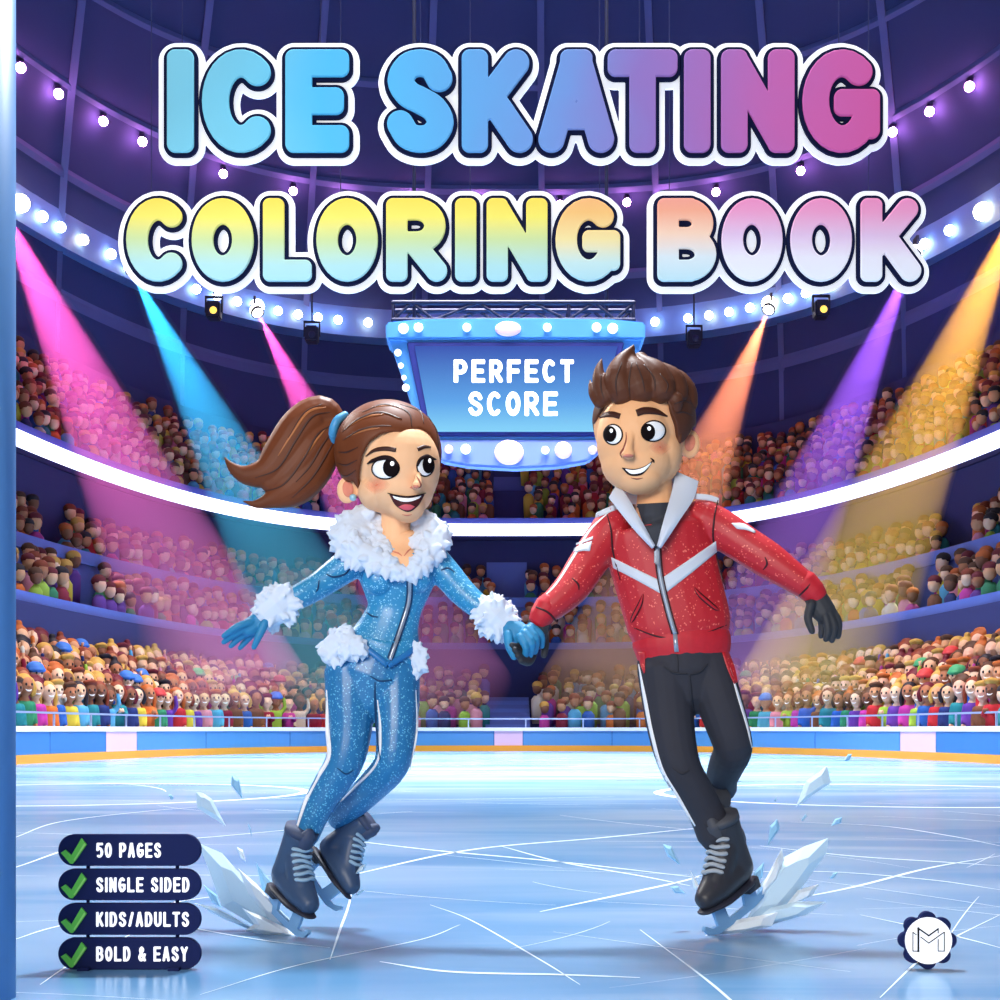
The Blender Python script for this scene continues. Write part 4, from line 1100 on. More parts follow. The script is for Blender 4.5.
# ---- a figure skate, toe along +X, blade in the XZ plane, sole at z = 0
def skate(person, tag_label, origin, toe, up, cols, size=1.0, tongue=True):
    x = Vector(toe).normalized(); z = (Vector(up) - x * Vector(up).dot(x)).normalized(); y = z.cross(x)
    M = Matrix((x, y, z)).transposed().to_4x4(); M.translation = origin
    S = M @ Matrix.Scale(size, 4)
    boot_m, sole_m, lace_m, blade_m, edge_m = cols
    bm = bmesh.new()
    add_tube(bm, [(-.028, 0, .045, .040), (.03, 0, .042, .043), (.09, 0, .038, .044), (.135, 0, .030, .034)], flat=1, n=16, sub=4)
    add_tube(bm, [(-.022, 0, .05, .045), (-.018, 0, .10, .044), (-.012, 0, .155, .047), (-.008, 0, .195, .050)], n=16, sub=4, cap=False)
    add_tube(bm, [(.015, 0, .12, .040), (.055, 0, .075, .040), (.09, 0, .05, .038)], n=14, sub=3)
    boot = remesh('ice_skate', bm, .006, 3, boot_m, None, tag_label)
    bvl = BVHTree.FromPolygons([v.co.copy() for v in boot.data.vertices], [list(p.vertices) for p in boot.data.polygons])
    objs = [boot]
    bm = bmesh.new()       # welt and heel
    add_tube(bm, [(-.052, 0, .004, .024), (-.02, 0, .006, .036), (.04, 0, .006, .040), (.09, 0, .006, .042), (.135, 0, .008, .028)], n=16, sub=3)
    bmesh.ops.scale(bm, vec=(1.06, 1.06, .30), verts=bm.verts[:]); bmesh.ops.translate(bm, vec=(0, 0, -.004), verts=bm.verts[:])
    add_box(bm, (-.038, 0, -.012), (.052, .052, .03))
    objs.append(from_bm('sole', bm, sole_m))
    # blade: outline with two windows, swept toe with a rounded front
    out = [(-.104, -.058), (-.088, -.072), (-.04, -.080), (.05, -.083), (.13, -.080), (.168, -.066), (.182, -.044), (.176, -.036), (.162, -.046), (.150, -.056), (.124, -.060), (.128, -.006), (.082, -.006), (.074, -.062), (-.004, -.060), (-.010, -.022), (-.058, -.022), (-.062, -.056), (-.086, -.052), (-.098, -.044)]
    bm = bmesh.new()
    f = [bm.verts.new((a, -.005, b)) for a, b in out]; g = [bm.verts.new((a, .005, b)) for a, b in out]
    bm.faces.new(f); bm.faces.new(g[::-1])
    for i in range(len(f)): bm.faces.new((f[i], g[i], g[(i + 1) % len(f)], f[(i + 1) % len(f)]))
    bmesh.ops.recalc_face_normals(bm, faces=bm.faces); objs.append(from_bm('blade', bm, blade_m, None, False, 'steel blade'))
    # laces: bars over the instep
    bm = bmesh.new()
    for k in range(6):
        t = k / 6; cx, cz = .082 - .050 * t, .080 + .095 * t
        P = []
        for s in np.linspace(-1, 1, 9):
            p = Vector((cx + .1, s * .032, cz + .06 + .004 * math.sin(s * 3 + k)))
            h = bvl.ray_cast(p, Vector((-.86, 0, -.5)))
            if h[0] is not None: P.append(tuple(h[0] + Vector((.003, 0, .002))) + (.0062,))
        if len(P) > 6: add_tube(bm, P, n=8, sub=1)
    objs.append(from_bm('laces', bm, lace_m, None, True, 'pale laces'))
    bm = bmesh.new()
    add_tube(bm, [(-.008, 0, .192, .052), (-.006, 0, .212, .053)], n=20, sub=1, cap=False)
    add_tube(bm, [(.024, 0, .165, .020), (.031, 0, .198, .022), (.034, 0, .212, .016)], flat=1.2, n=12, sub=3)
    objs.append(from_bm('cuff', bm, edge_m))
    b = basis(person)
    for i, o in enumerate(objs):
        o.data.transform(Matrix.Translation(-b) @ S)
        o.parent = person if i == 0 else objs[0]; BASE[o.name] = b.copy()
    return boot
def glove_hand(bm, palm, fingers, thumb, k=1.0):
    tube(bm, palm, .62, 12, 3, k)
    for f in fingers: tube(bm, f, .95, 9, 3, k)
    tube(bm, thumb, .95, 9, 3, k)

SKIN = mat('skin_warm', (255, 198, 150), .55, spec=.25); SKIN2 = mat('skin_tan', (252, 190, 138), .55, spec=.25)
BLUSH = mat('blush', (250, 140, 110), .7, spec=.1)
def soft_edge(m):
    nt = m.node_tree; N = nt.nodes.new; L = nt.links.new
    tc = N('ShaderNodeTexCoord'); mp = N('ShaderNodeMapping'); mp.inputs['Location'].default_value = (-.5, 0, -.5); mp.inputs['Scale'].default_value = (1, 0, 1)
    ln = N('ShaderNodeVectorMath'); ln.operation = 'LENGTH'; mr = N('ShaderNodeMapRange'); mr.inputs[1].default_value = .5; mr.inputs[2].default_value = .05; mr.inputs[4].default_value = .42
    L(tc.outputs['Generated'], mp.inputs['Vector']); L(mp.outputs[0], ln.inputs[0]); L(ln.outputs['Value'], mr.inputs[0]); L(mr.outputs[0], nt.nodes['Principled BSDF'].inputs['Alpha'])
soft_edge(BLUSH); LINE = mat('line_dark', (38, 24, 26), .55, spec=.1)
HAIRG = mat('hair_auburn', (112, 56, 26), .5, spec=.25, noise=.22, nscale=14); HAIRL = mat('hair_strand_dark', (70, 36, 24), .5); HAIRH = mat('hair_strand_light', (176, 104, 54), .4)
HAIRB = mat('hair_brown', (92, 52, 34), .5, spec=.25, noise=.2, nscale=14); HAIRBL = mat('hair_strand_brown', (62, 36, 28), .5)
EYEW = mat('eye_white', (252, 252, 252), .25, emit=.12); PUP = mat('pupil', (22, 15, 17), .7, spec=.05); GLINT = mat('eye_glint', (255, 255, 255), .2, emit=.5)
TEETH = mat('teeth', (254, 252, 250), .3, emit=.12); MOUTHM = mat('mouth_dark', (74, 18, 24), .6); TONG = mat('tongue', (226, 92, 104), .5); LIP = mat('nose_shade', (232, 138, 110), .6)
FUR = mat('white_fur', (218, 229, 244), .9, spec=.05, sheen=.3)
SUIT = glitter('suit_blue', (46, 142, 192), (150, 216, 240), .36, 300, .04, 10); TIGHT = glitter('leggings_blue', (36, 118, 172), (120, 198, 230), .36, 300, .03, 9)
TRIM = mat('suit_trim', (40, 118, 182), .4); GLOV = mat('glove_blue', (46, 136, 184), .5); PIPE_RIM = mat('white_piping_and_rim', (250, 250, 252), .4)
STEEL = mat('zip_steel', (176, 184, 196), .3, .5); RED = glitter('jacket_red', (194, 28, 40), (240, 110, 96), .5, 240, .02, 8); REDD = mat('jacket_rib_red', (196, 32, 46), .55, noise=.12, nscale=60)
SEAMK = mat('dark_seam', (58, 14, 22), .6); SEAMB = mat('blue_seam', (20, 62, 104), .6)
GREYW = mat('jacket_grey_white', (214, 220, 230), .5); COLL = mat('collar_white', (212, 222, 238), .5); SHIRTK = mat('shirt_black', (52, 56, 66), .7)
TROU = mat('trouser_charcoal', (54, 54, 62), .7, spec=.2, noise=.08, nscale=20); GLOVK = mat('glove_black', (50, 52, 58), .6)
B1, S1, L1, K1, E1 = mat('boot_slate', (56, 78, 110), .42), mat('sole_dark', (42, 44, 58), .5), mat('lace_blue', (150, 182, 206), .6), mat('blade_blue', (128, 178, 224), .3, .1), mat('boot_lining', (60, 72, 100), .6)
B2, L2, E2 = mat('boot_charcoal', (50, 51, 58), .42), mat('lace_grey', (166, 174, 182), .6), mat('boot_lining_grey', (70, 72, 80), .6)

def face_common(p, bv, eyes, brows, lash=True):
    for (cx, cy, rx, ry, rot, pxx, pyy, prx, pry) in eyes:
        if lash: pass
        decal('eye_line', oval(cx, cy, rx + 1.5, ry + 1.4, rot), bv, .0018, .004, LINE, p, 'dark rim of the eye')
        w = decal('eye', oval(cx, cy, rx, ry, rot), bv, .0042, .005, EYEW, p, 'white of the eye')
        decal('pupil', oval(pxx, pyy, prx, pry), bv, .0066, .004, PUP, w, 'dark pupil')
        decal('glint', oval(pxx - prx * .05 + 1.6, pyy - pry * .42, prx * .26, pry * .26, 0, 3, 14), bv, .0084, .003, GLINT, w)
    for b in brows: decal('eyebrow', ribbon(b), bv, .003, .005, HAIRL, p)

# =============================================================== the girl
girl = thing('person', 'skating girl in sparkling blue suit with white fur trim and brown ponytail, holding hands', 'person', tuple(W(382, 935, 0).to_3d() * 1))
girl.location.z = 0; BASE[girl.name] = girl.location.copy()
G_TORSO = [(397, 548, .0, 22), (396, 556, 0, 37), (397, 568, 0, 40), (397, 580, 0, 38.5), (396, 596, 0, 32), (394, 611, 0, 27), (389, 628, 0, 31), (384, 645, 0, 38), (381, 655, 0, 40)]
G_ARM_L = [(352, 562, .0, 17), (338, 572, -.01, 15.5), (318, 586, -.03, 13.5), (300, 596, -.05, 12.5), (284, 603, -.06, 11)]
G_ARM_R = [(434, 562, .0, 17), (448, 576, -.01, 15), (462, 592, -.03, 14), (478, 606, -.05, 12.5), (492, 614, -.06, 11)]
G_HIP = [(384, 646, .0, 36), (378, 660, 0, 43), (372, 676, 0, 47)]
G_LEG_F = [(350, 672, .0, 26), (350, 700, -.01, 24.5), (350, 730, -.02, 22), (345, 760, -.03, 19.5), (331, 784, -.02, 17.5), (316, 810, -.01, 15.5), (306, 836, -.0, 13)]
G_LEG_B = [(396, 674, .0, 24), (397, 705, -.02, 22.5), (396, 738, -.04, 20), (391, 765, -.04, 18), (373, 786, .04, 16), (355, 803, .12, 14.5), (340, 818, .18, 12.5)]
def girl_head(bm):
    blob(bm, 389, 453, .02, 49, 48, 46); blob(bm, 402, 467, -.035, 38, 46, 38); blob(bm, 402, 488, -.04, 32, 30, 33); blob(bm, 407, 505, -.07, 18, 17.5, 20)
    blob(bm, 380, 492, -.02, 22, 20, 26)
    blob(bm, 417, 485.5, -.162, 5.5, 4.2, 6); tube(bm, [(418, 474, -.146, 3), (418, 480, -.157, 4), (417, 485, -.163, 4.8)], 1, 10, 2)
    blob(bm, 347, 490, .0, 10.5, 14, 5); blob(bm, 352, 490, .0, 6, 10, 8)
    tube(bm, [(396, 500, .01, 15), (396, 528, .01, 15), (396, 552, .01, 18)], 1, 14, 2)
bm = bmesh.new(); girl_head(bm)
tube(bm, G_TORSO, .6, 18, 3, .88); tube(bm, G_HIP, .62, 18, 2, .88)
for a in (G_ARM_L, G_ARM_R, G_LEG_F, G_LEG_B): tube(bm, a, 1, 14, 3, .82)
glove_hand(bm, [(284, 604, -.06, 8), (266, 616, -.07, 8), (250, 627, -.08, 8)], [[(250, 623, -.09, 3), (236, 629, -.1, 3), (225, 637, -.1, 2.5)], [(249, 627, -.08, 3), (236, 634, -.08, 3), (227, 642, -.08, 2.5)], [(250, 630, -.07, 3), (240, 638, -.06, 3), (233, 645, -.06, 2.4)], [(253, 632, -.06, 2.6), (246, 640, -.05, 2.6), (242, 647, -.05, 2.2)]], [(264, 623, -.09, 3.4), (259, 636, -.1, 3), (255, 645, -.1, 2.6)], .8)
tube(bm, [(492, 614, -.06, 8), (510, 628, -.07, 7)], 1, 10, 1, .8)
gbody = remesh('body', bm, PX(1.4), 8, SKIN, girl)
gbv = bvh_of(gbody)
# clothes
bm = bmesh.new(); tube(bm, G_TORSO, .62, 20, 4); tube(bm, G_ARM_L, 1, 16, 4); tube(bm, G_ARM_R, 1, 16, 4)
blob(bm, 379, 580, -.050, 17, 15, 13); blob(bm, 416, 578, -.050, 16, 15, 13)
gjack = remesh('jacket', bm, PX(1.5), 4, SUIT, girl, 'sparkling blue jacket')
bm = bmesh.new(); tube(bm, G_HIP, .64, 20, 3); tube(bm, G_LEG_F, 1, 18, 4); tube(bm, G_LEG_B, 1, 18, 4)
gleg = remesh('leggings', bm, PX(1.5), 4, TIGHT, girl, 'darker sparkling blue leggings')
jb = bvh_of(gjack, gleg); lb = bvh_of(gleg)
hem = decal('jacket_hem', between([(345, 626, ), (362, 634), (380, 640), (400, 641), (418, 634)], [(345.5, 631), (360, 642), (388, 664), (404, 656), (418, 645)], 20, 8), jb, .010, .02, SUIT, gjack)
for pts in ([(345, 630, 2.6), (358, 641, 3), (388, 665, 3.4)], [(388, 665, 3.4), (404, 656, 3), (419, 645, 2.6)]):
    decal('hem_band', ribbon(pts, 8), jb, .014, .012, TRIM, gjack, 'blue hem band')
decal('neckline', between([(383, 530), (384, 548), (394, 562), (409, 574)], [(414, 530), (416, 545), (414, 560), (410, 574)], 14, 6), jb, .004, .006, SKIN, gbody)
decal('collarbone', ribbon([(391, 551, .3), (398, 553, .8), (402, 556, .3)], 6), jb, .0065, .003, LIP, gbody); decal('collarbone', ribbon([(412, 548, .3), (408, 551, .8), (404, 556, .3)], 6), jb, .0065, .003, LIP, gbody)
decal('zip', ribbon([(409.5, 572, 1.7), (409, 600, 1.7), (402, 625, 1.7), (390, 660, 1.8)], 10), bvh_of(gjack, gleg, hem), .008, .008, STEEL, gjack, 'pale steel zip')
for s in (-1, 1): decal('zip_seam', ribbon([(409.5 + 2.6 * s, 574, .7), (409 + 2.6 * s, 600, .7), (402 + 2.6 * s, 625, .7), (390 + 2.6 * s, 658, .7)], 10), bvh_of(gjack, gleg, hem), .006, .006, SEAMB, gjack)
for pts in ([(326, 574, .4), (334, 577, .9), (345, 574, .9), (352, 566, .4)], [(441, 570, .4), (448, 568, .9), (455, 572, .4)], [(319, 580, .4), (318, 588, .9), (316, 592, .4)], [(366, 612, .4), (372, 616, .9), (378, 617, .4)]):
    decal('seam', ribbon(pts), jb, .003, .003, SEAMB, gjack)
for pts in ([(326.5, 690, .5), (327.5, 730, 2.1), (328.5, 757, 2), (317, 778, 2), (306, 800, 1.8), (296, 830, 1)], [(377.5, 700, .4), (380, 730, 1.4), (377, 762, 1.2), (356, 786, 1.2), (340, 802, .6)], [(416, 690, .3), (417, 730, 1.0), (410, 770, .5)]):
    decal('side_piping_and_rim', ribbon(pts, 8), lb, .002, .006, PIPE_RIM, gleg, 'white rim light along the leg')  # rim light on the leg edges, put in as white ribbons
for pts in ([(370, 676, .4), (380, 681, .9), (392, 680, .4)], [(375, 682, .4), (375, 700, 1.1), (377, 735, .9), (380, 760, .3)], [(337, 768, .3), (346, 774, .8), (354, 770, .3)]):
    decal('seam', ribbon(pts), lb, .003, .003, SEAMB, gleg)
fluff('fur_collar', [[(374, 514, .03, 9), (360, 522, .01, 15), (349, 535, -.02, 18), (352, 549, -.05, 15), (368, 557, -.075, 12), (388, 566, -.088, 9), (404, 575, -.090, 4)], [(418, 518, .02, 8), (430, 526, .0, 12), (436, 540, -.03, 14), (430, 553, -.06, 11), (420, 564, -.082, 8), (410, 575, -.09, 4)], [(370, 518, .04, 13), (396, 518, .075, 14), (420, 521, .04, 11)], [(372, 530, .02, 9), (375, 543, -.02, 9), (384, 554, -.055, 7)], [(420, 528, .02, 7), (420, 542, -.02, 7)]], 170, gjack, FUR, 4, 5, 5, 'white fur collar')
fluff('fur_cuff', [[(284, 601, -.06, 17), (277, 606, -.06, 20), (271, 611, -.065, 17)]], 130, gjack, FUR, 5, 4, 4, 'white fur cuff')
fluff('fur_cuff', [[(490, 612, -.06, 17), (497, 618, -.06, 19), (503, 623, -.065, 16)]], 130, gjack, FUR, 6, 4, 4, 'white fur cuff')
fluff('fur_hem', [[(343, 634, -.03, 8), (336, 645, -.04, 13), (330, 655, -.05, 10)], [(350, 640, -.08, 8), (350, 648, -.09, 9), (345, 655, -.09, 6)], [(357, 645, -.1, 6), (360, 650, -.1, 5)]], 60, gjack, FUR, 7, 5, 3.6, 'white fur hem')
fluff('fur_hem', [[(416, 648, -.04, 6), (420, 660, -.04, 7), (419, 671, -.04, 5)]], 60, gjack, FUR, 8, 4, 3, 'white fur hem')
bm = bmesh.new()
glove_hand(bm, [(276, 609, -.06, 9), (264, 618, -.07, 10), (250, 627, -.08, 9.5)], [[(251, 622, -.09, 4.2), (237, 627, -.105, 4), (224, 636, -.1, 2.9)], [(249, 627, -.085, 4.3), (236, 633, -.09, 4), (224, 642, -.085, 2.9)], [(250, 631, -.07, 4.2), (239, 638, -.07, 3.8), (231, 646, -.07, 2.8)], [(254, 633, -.055, 3.8), (246, 641, -.05, 3.4), (240, 648, -.05, 2.5)]], [(265, 623, -.095, 4.6), (259, 636, -.105, 4), (254, 647, -.10, 3)], 1.0)
remesh('glove', bm, PX(.9), 3, GLOV, girl, 'blue glove on the outstretched hand')
bm = bmesh.new()
glove_hand(bm, [(500, 620, -.07, 10), (511, 628, -.09, 11.5), (524, 636, -.11, 11)], [[(528, 629, -.12, 4.4), (536, 639, -.13, 4.2), (535, 652, -.10, 3.2)], [(524, 633, -.13, 4.4), (532, 644, -.14, 4.2), (530, 656, -.11, 3.2)], [(520, 637, -.135, 4.4), (526, 648, -.145, 4), (524, 659, -.115, 3.2)], [(531, 626, -.105, 4), (541, 635, -.11, 3.8), (542, 646, -.09, 3)]], [(508, 634, -.11, 5), (509, 646, -.13, 4.4), (514, 657, -.13, 3.4)])
remesh('glove', bm, PX(.9), 3, GLOV, girl, 'blue glove holding the dark glove')
# hair
bm = bmesh.new()
q = bmesh.ops.create_uvsphere(bm, u_segments=150, v_segments=110, radius=1.0)
bmesh.ops.transform(bm, matrix=Matrix.Translation(W(388, 452, .02)) @ Matrix.Diagonal((PX(54), PX(51), PX(51.5), 1)), verts=bm.verts[:])
cut_hair(bm, [(360, 492), (357.5, 478), (361, 456), (368, 441), (381, 432), (396, 430), (405, 434.5), (411, 430), (421, 428), (431, 434), (435.5, 446), (437.5, 462), (436, 480), (455, 490), (455, 570), (330, 570), (336, 500), (344, 482), (352, 480)], .05)
bmesh.ops.solidify(bm, geom=bm.faces[:], thickness=PX(2.5))
ghair = from_bm('hair', bm, HAIRG, girl, True, 'combed back brown hair')
hb = bvh_of(ghair)
for pts in ([(342, 432, .4), (358, 419, 1), (380, 412, 1), (402, 419, .5)], [(343, 440, .4), (360, 430, 1), (378, 426, .8), (392, 426, .3)], [(338, 452, .4), (347, 452, .9), (358, 447, .3)], [(337, 463, .4), (346, 465, .9), (357, 460, .3)], [(340, 475, .4), (347, 476, .9), (356, 470, .3)], [(362, 412, .3), (385, 404, .9), (408, 412, .9), (412, 427, .3)], [(400, 404, .3), (420, 411, .9), (424, 424, .3)], [(428, 416, .3), (437, 432, .9), (439, 450, .3)]):
    decal('hair_strand', ribbon(pts), hb, .0015, .004, HAIRL, ghair)
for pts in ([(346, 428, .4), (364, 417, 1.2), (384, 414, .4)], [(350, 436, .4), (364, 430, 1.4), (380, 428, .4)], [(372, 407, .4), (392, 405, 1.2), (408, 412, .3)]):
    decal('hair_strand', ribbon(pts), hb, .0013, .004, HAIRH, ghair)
bm = bmesh.new()
tube(bm, [(340, 424, .08, 10), (322, 415, .08, 20), (303, 428, .07, 23), (286, 452, .06, 22), (267, 472, .05, 16), (246, 475, .045, 10), (232, 467, .04, 5), (224.5, 457, .04, .8)], .7, 16, 4)
tube(bm, [(338, 428, .08, 12), (324, 440, .08, 20), (312, 468, .07, 21), (292, 488, .06, 20), (270, 500, .05, 9), (255, 504, .045, 4), (243, 501, .04, .8)], .7, 16, 4)
tube(bm, [(334, 424, .08, 14), (312, 446, .07, 22), (290, 474, .06, 20), (272, 482, .05, 12)], .7, 16, 3)
tube(bm, [(300, 408, .08, 6), (286, 432, .07, 6), (274, 446, .06, 1)], .7, 10, 3)
pony = remesh('ponytail', bm, PX(1.3), 3, HAIRG, girl, 'swinging brown ponytail')
pb = bvh_of(pony)
for pts in ([(330, 412, .3), (312, 417, 1), (296, 440, 1), (278, 468, .8), (255, 478, .3)], [(334, 424, .3), (318, 434, 1), (304, 458, 1), (284, 484, .8), (262, 492, .3)], [(336, 438, .3), (326, 456, 1), (312, 478, .9), (292, 498, .3)], [(322, 404, .3), (304, 413, .8), (288, 438, .3)], [(333, 431, .3), (322, 446, 1), (310, 466, .9), (296, 482, .3)]):
    decal('hair_strand', ribbon(pts), pb, .0015, .004, HAIRL, pony)
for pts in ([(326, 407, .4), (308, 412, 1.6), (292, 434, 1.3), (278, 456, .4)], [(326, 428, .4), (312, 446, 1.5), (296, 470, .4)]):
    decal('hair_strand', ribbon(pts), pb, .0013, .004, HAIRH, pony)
bm = bmesh.new()
tube(bm, [(345, 415, .035, 4), (337, 421, .02, 4.6), (333, 432, .025, 4.6), (334, 441, .05, 3.6)], 1, 12, 4)
remesh('hair_tie', bm, PX(1), 1, mat('hair_tie_blue', (74, 156, 206), .4), girl, 'blue hair tie')
# face
face_common(girl, gbv, [(385.5, 468.5, 13, 9.8, -4, 391, 467.5, 8.2, 9.4), (425.5, 466, 7.8, 9.6, 4, 428.5, 464.5, 6, 9.0)],
            [[(365.5, 456.5, .4), (374, 450.5, 1.7), (385, 448.5, 2.2), (396, 450, 2.1)], [(417.5, 449.5, 2), (424, 446.8, 1.9), (431, 447, .7)]])
decal('eyelash', ribbon([(367, 464, .5), (373, 460.5, 1.8), (384, 457.5, 2.4), (393, 459.5, 2), (398.5, 466, .8)]), gbv, .0075, .005, LINE, girl); decal('eyelash', ribbon([(417.5, 466, .7), (421, 459, 1.6), (427, 456.3, 2.1), (432, 458.5, 1.8), (436.5, 459.5, .5)]), gbv, .0075, .005, LINE, girl)
gm = decal('mouth', between([(389.5, 494), (400, 497), (413, 497), (424.5, 494)], [(389.5, 495), (396, 506), (408, 512), (418, 506), (424.5, 495)], 18, 6), gbv, .002, .004, MOUTHM, girl, 'open smiling mouth')
decal('teeth', between([(392.5, 495.8), (402, 497.7), (412, 497.7), (421.5, 495.6)], [(394, 498.5), (402, 501.5), (411, 501.5), (419.5, 498.3)], 14, 4), gbv, .0045, .003, TEETH, gm); decal('tongue', between([(398, 507), (404, 504.4), (410, 504.6), (415, 506.5)], [(399, 507.4), (404, 510), (410, 510.2), (414.5, 507)], 12, 4), gbv, .0045, .003, TONG, gm)
decal('lip_line', ribbon([(387.5, 493, .3), (396, 495.6, 1), (407, 497, 1.1), (418, 495.6, 1), (426, 493, .3)]), gbv, .005, .003, LINE, girl)
decal('nose_tip', between([(409.5, 487.5), (413, 485.3), (418, 485)], [(410, 488), (415, 489.8), (419.5, 487)], 8, 3), gbv, .0012, .003, LIP, girl); decal('nose_line', ribbon([(416.5, 476, .25), (419.5, 481, .8), (421, 485.5, .8), (418.5, 488.5, .3)]), gbv, .0018, .003, mat('face_line', (150, 78, 60), .6), girl)
decal('chin_line', ribbon([(402, 514.5, .2), (407, 515.5, .7), (412, 514.5, .2)]), gbv, .0015, .003, LIP, girl)
decal('blush', between([(363, 485), (377, 475), (391, 485)], [(363, 485.3), (377, 495), (391, 485.3)], 16, 8), gbv, .0006, .003, BLUSH, girl)
decal('inner_ear', oval(348, 489, 5.5, 8.5, -8), gbv, .001, .003, LIP, girl)
bm = bmesh.new(); add_ball(bm, W(353, 497.5, -.03), PX(3.6), 14, 10); from_bm('earring', bm, mat('earring_blue', (170, 214, 232), .15, .3), girl)
# skates
gs1 = skate(girl, 'slate blue ice skate on the ice', W(284, 893, .0), (.60, -.72, -.34), (.13, .02, .96), (B1, S1, L1, K1, E1), 1.02)
gs2 = skate(girl, 'slate blue ice skate lifted behind', W(325, 862, .17), (.55, -.5, -.66), (.55, .1, .90), (B1, S1, L1, K1, E1), .95)

# =============================================================== the boy
boy = thing('person', 'skating boy in red jacket with white chevron, dark trousers and spiky brown hair', 'person', (W(720, 930).x, D0, 0))
B_TORSO = [(655, 524, .0, 22), (656, 526, 0, 46), (657, 532, 0, 55), (661, 552, 0, 54.5), (667, 578, 0, 53), (674, 604, 0, 52.5), (679, 624, 0, 52), (681, 636, 0, 49)]
B_ARM_L = [(612, 528, .0, 20), (600, 545, -.01, 19.5), (586, 566, -.03, 19), (573, 586, -.05, 18), (557, 602, -.07, 15.5), (546, 610, -.08, 13.5)]
B_ARM_R = [(702, 520, .0, 21), (722, 530, -.01, 20), (745, 545, -.03, 19), (768, 560, -.05, 18.5), (790, 575, -.07, 15.5), (806, 586, -.08, 13.5)]
B_HIP = [(682, 646, .0, 44), (683, 658, 0, 46), (684, 670, 0, 47)]
B_LEG_F = [(664, 668, .0, 27), (668, 705, -.01, 25.5), (673, 740, -.03, 23), (681, 768, -.04, 20.5), (694, 790, -.03, 18.5), (706, 812, -.01, 18), (715, 834, .0, 18.5)]
B_LEG_B = [(707, 664, .0, 25), (717, 695, -.02, 23.5), (727, 725, -.03, 21.5), (733, 748, -.02, 19.5), (727, 764, .08, 18), (722, 778, .2, 16), (722, 788, .28, 15)]
def boy_head(bm):
    blob(bm, 641, 425, .03, 48, 48, 45); blob(bm, 634, 440, -.03, 37.5, 48, 38); blob(bm, 637, 462, -.035, 36, 30, 33); blob(bm, 640, 478, -.06, 22, 16.5, 22); blob(bm, 660, 455, -.01, 22, 28, 28)
    tube(bm, [(631, 432, -.138, 3), (629.5, 444, -.150, 4), (628, 452, -.160, 5)], 1, 12, 3); blob(bm, 628, 454.5, -.156, 7, 4.4, 7)
    blob(bm, 690, 444, .02, 10.5, 14.5, 5); blob(bm, 684, 445, .02, 7, 11, 8)
    tube(bm, [(654, 476, .02, 18), (655, 496, .02, 18), (655, 520, .01, 21)], 1, 14, 2)
bm = bmesh.new(); boy_head(bm); tube(bm, B_TORSO, .56, 18, 3, .9); tube(bm, B_HIP, .6, 18, 2, .88)
for a in (B_ARM_L, B_ARM_R, B_LEG_F, B_LEG_B): tube(bm, a, 1, 14, 3, .80)
tube(bm, [(806, 586, -.08, 9), (818, 603, -.09, 9), (828, 616, -.09, 8)], .6, 12, 2, .8); tube(bm, [(546, 610, -.08, 9), (537, 628, -.07, 9)], .6, 12, 2, .8)
bbody = remesh('body', bm, PX(1.4), 8, SKIN2, boy); bbv = bvh_of(bbody)
bm = bmesh.new(); tube(bm, B_TORSO, .58, 22, 4); tube(bm, B_ARM_L, 1, 16, 4); tube(bm, B_ARM_R, 1, 16, 4)
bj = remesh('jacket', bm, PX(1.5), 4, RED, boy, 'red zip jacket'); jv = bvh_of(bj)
bm = bmesh.new(); tube(bm, B_HIP, .62, 20, 3); tube(bm, B_LEG_F, 1, 18, 4); tube(bm, B_LEG_B, 1, 18, 4)
bt = remesh('trousers', bm, PX(1.5), 4, TROU, boy, 'charcoal trousers'); tv = bvh_of(bt)
bm = bmesh.new(); tube(bm, [(681, 634, 0, 48), (681.5, 640, 0, 49.5), (682, 648, 0, 49), (682, 653, 0, 47.5)], .60, 26, 3)
remesh('waistband', bm, PX(1.5), 2, REDD, bj, 'ribbed red waistband')
for pts in ([(548, 606, -.08, 13.5), (541, 617, -.08, 12.5)], [(804, 583, -.08, 14), (814, 593, -.085, 12.5)]):
    bm = bmesh.new(); tube(bm, pts, 1, 18, 2); remesh('cuff', bm, PX(1.1), 2, REDD, bj, 'ribbed red cuff')
for p1, p2 in (((534.5, 606.5), (557, 622)), ((799, 596), (816, 579))):
    decal('seam', ribbon([(p1[0], p1[1], .9), ((p1[0] + p2[0]) / 2 + 2, (p1[1] + p2[1]) / 2 - 2, 1), (p2[0], p2[1], .9)]), bvh_of(bj), .004, .006, SEAMK, bj)
# chevron, seams, pockets, patches
decal('chevron', between([(611, 557), (635, 568.5), (659, 580)], [(613, 568), (638, 581), (663, 595)], 16, 4), jv, .003, .006, GREYW, bj, 'pale grey chevron stripe')
decal('chevron', between([(659, 580), (687, 561), (716, 541)], [(663, 595), (690, 574), (717, 552)], 16, 4), jv, .003, .006, GREYW, bj, 'pale grey chevron stripe')
for pts in ([(657, 540, 2.0), (660, 575, 2.0), (668, 610, 2.0), (675, 634, 2.0)],):
    decal('zip', ribbon(pts, 10), jv, .006, .008, STEEL, bj, 'steel zip')
    for s in (-1, 1): decal('zip_seam', ribbon([(x + 3 * s, y, .7) for x, y, w in pts], 10), jv, .005, .006, SEAMK, bj)
wb_ = [o for o in bj.children if o.name.startswith('waistband')][0]
decal('zip', ribbon([(675, 634, 2.2), (676.5, 652, 2.2)], 6), bvh_of(wb_, bj), .004, .006, STEEL, bj, 'steel zip')
bm = bmesh.new(); add_box(bm, W(656.5, 557, -.138), (PX(4.6), .012, PX(14))); bmesh.ops.bevel(bm, geom=bm.edges[:], offset=.004, segments=2, affect='EDGES'); from_bm('zip_pull', bm, STEEL, bj, False, 'steel zip pull')
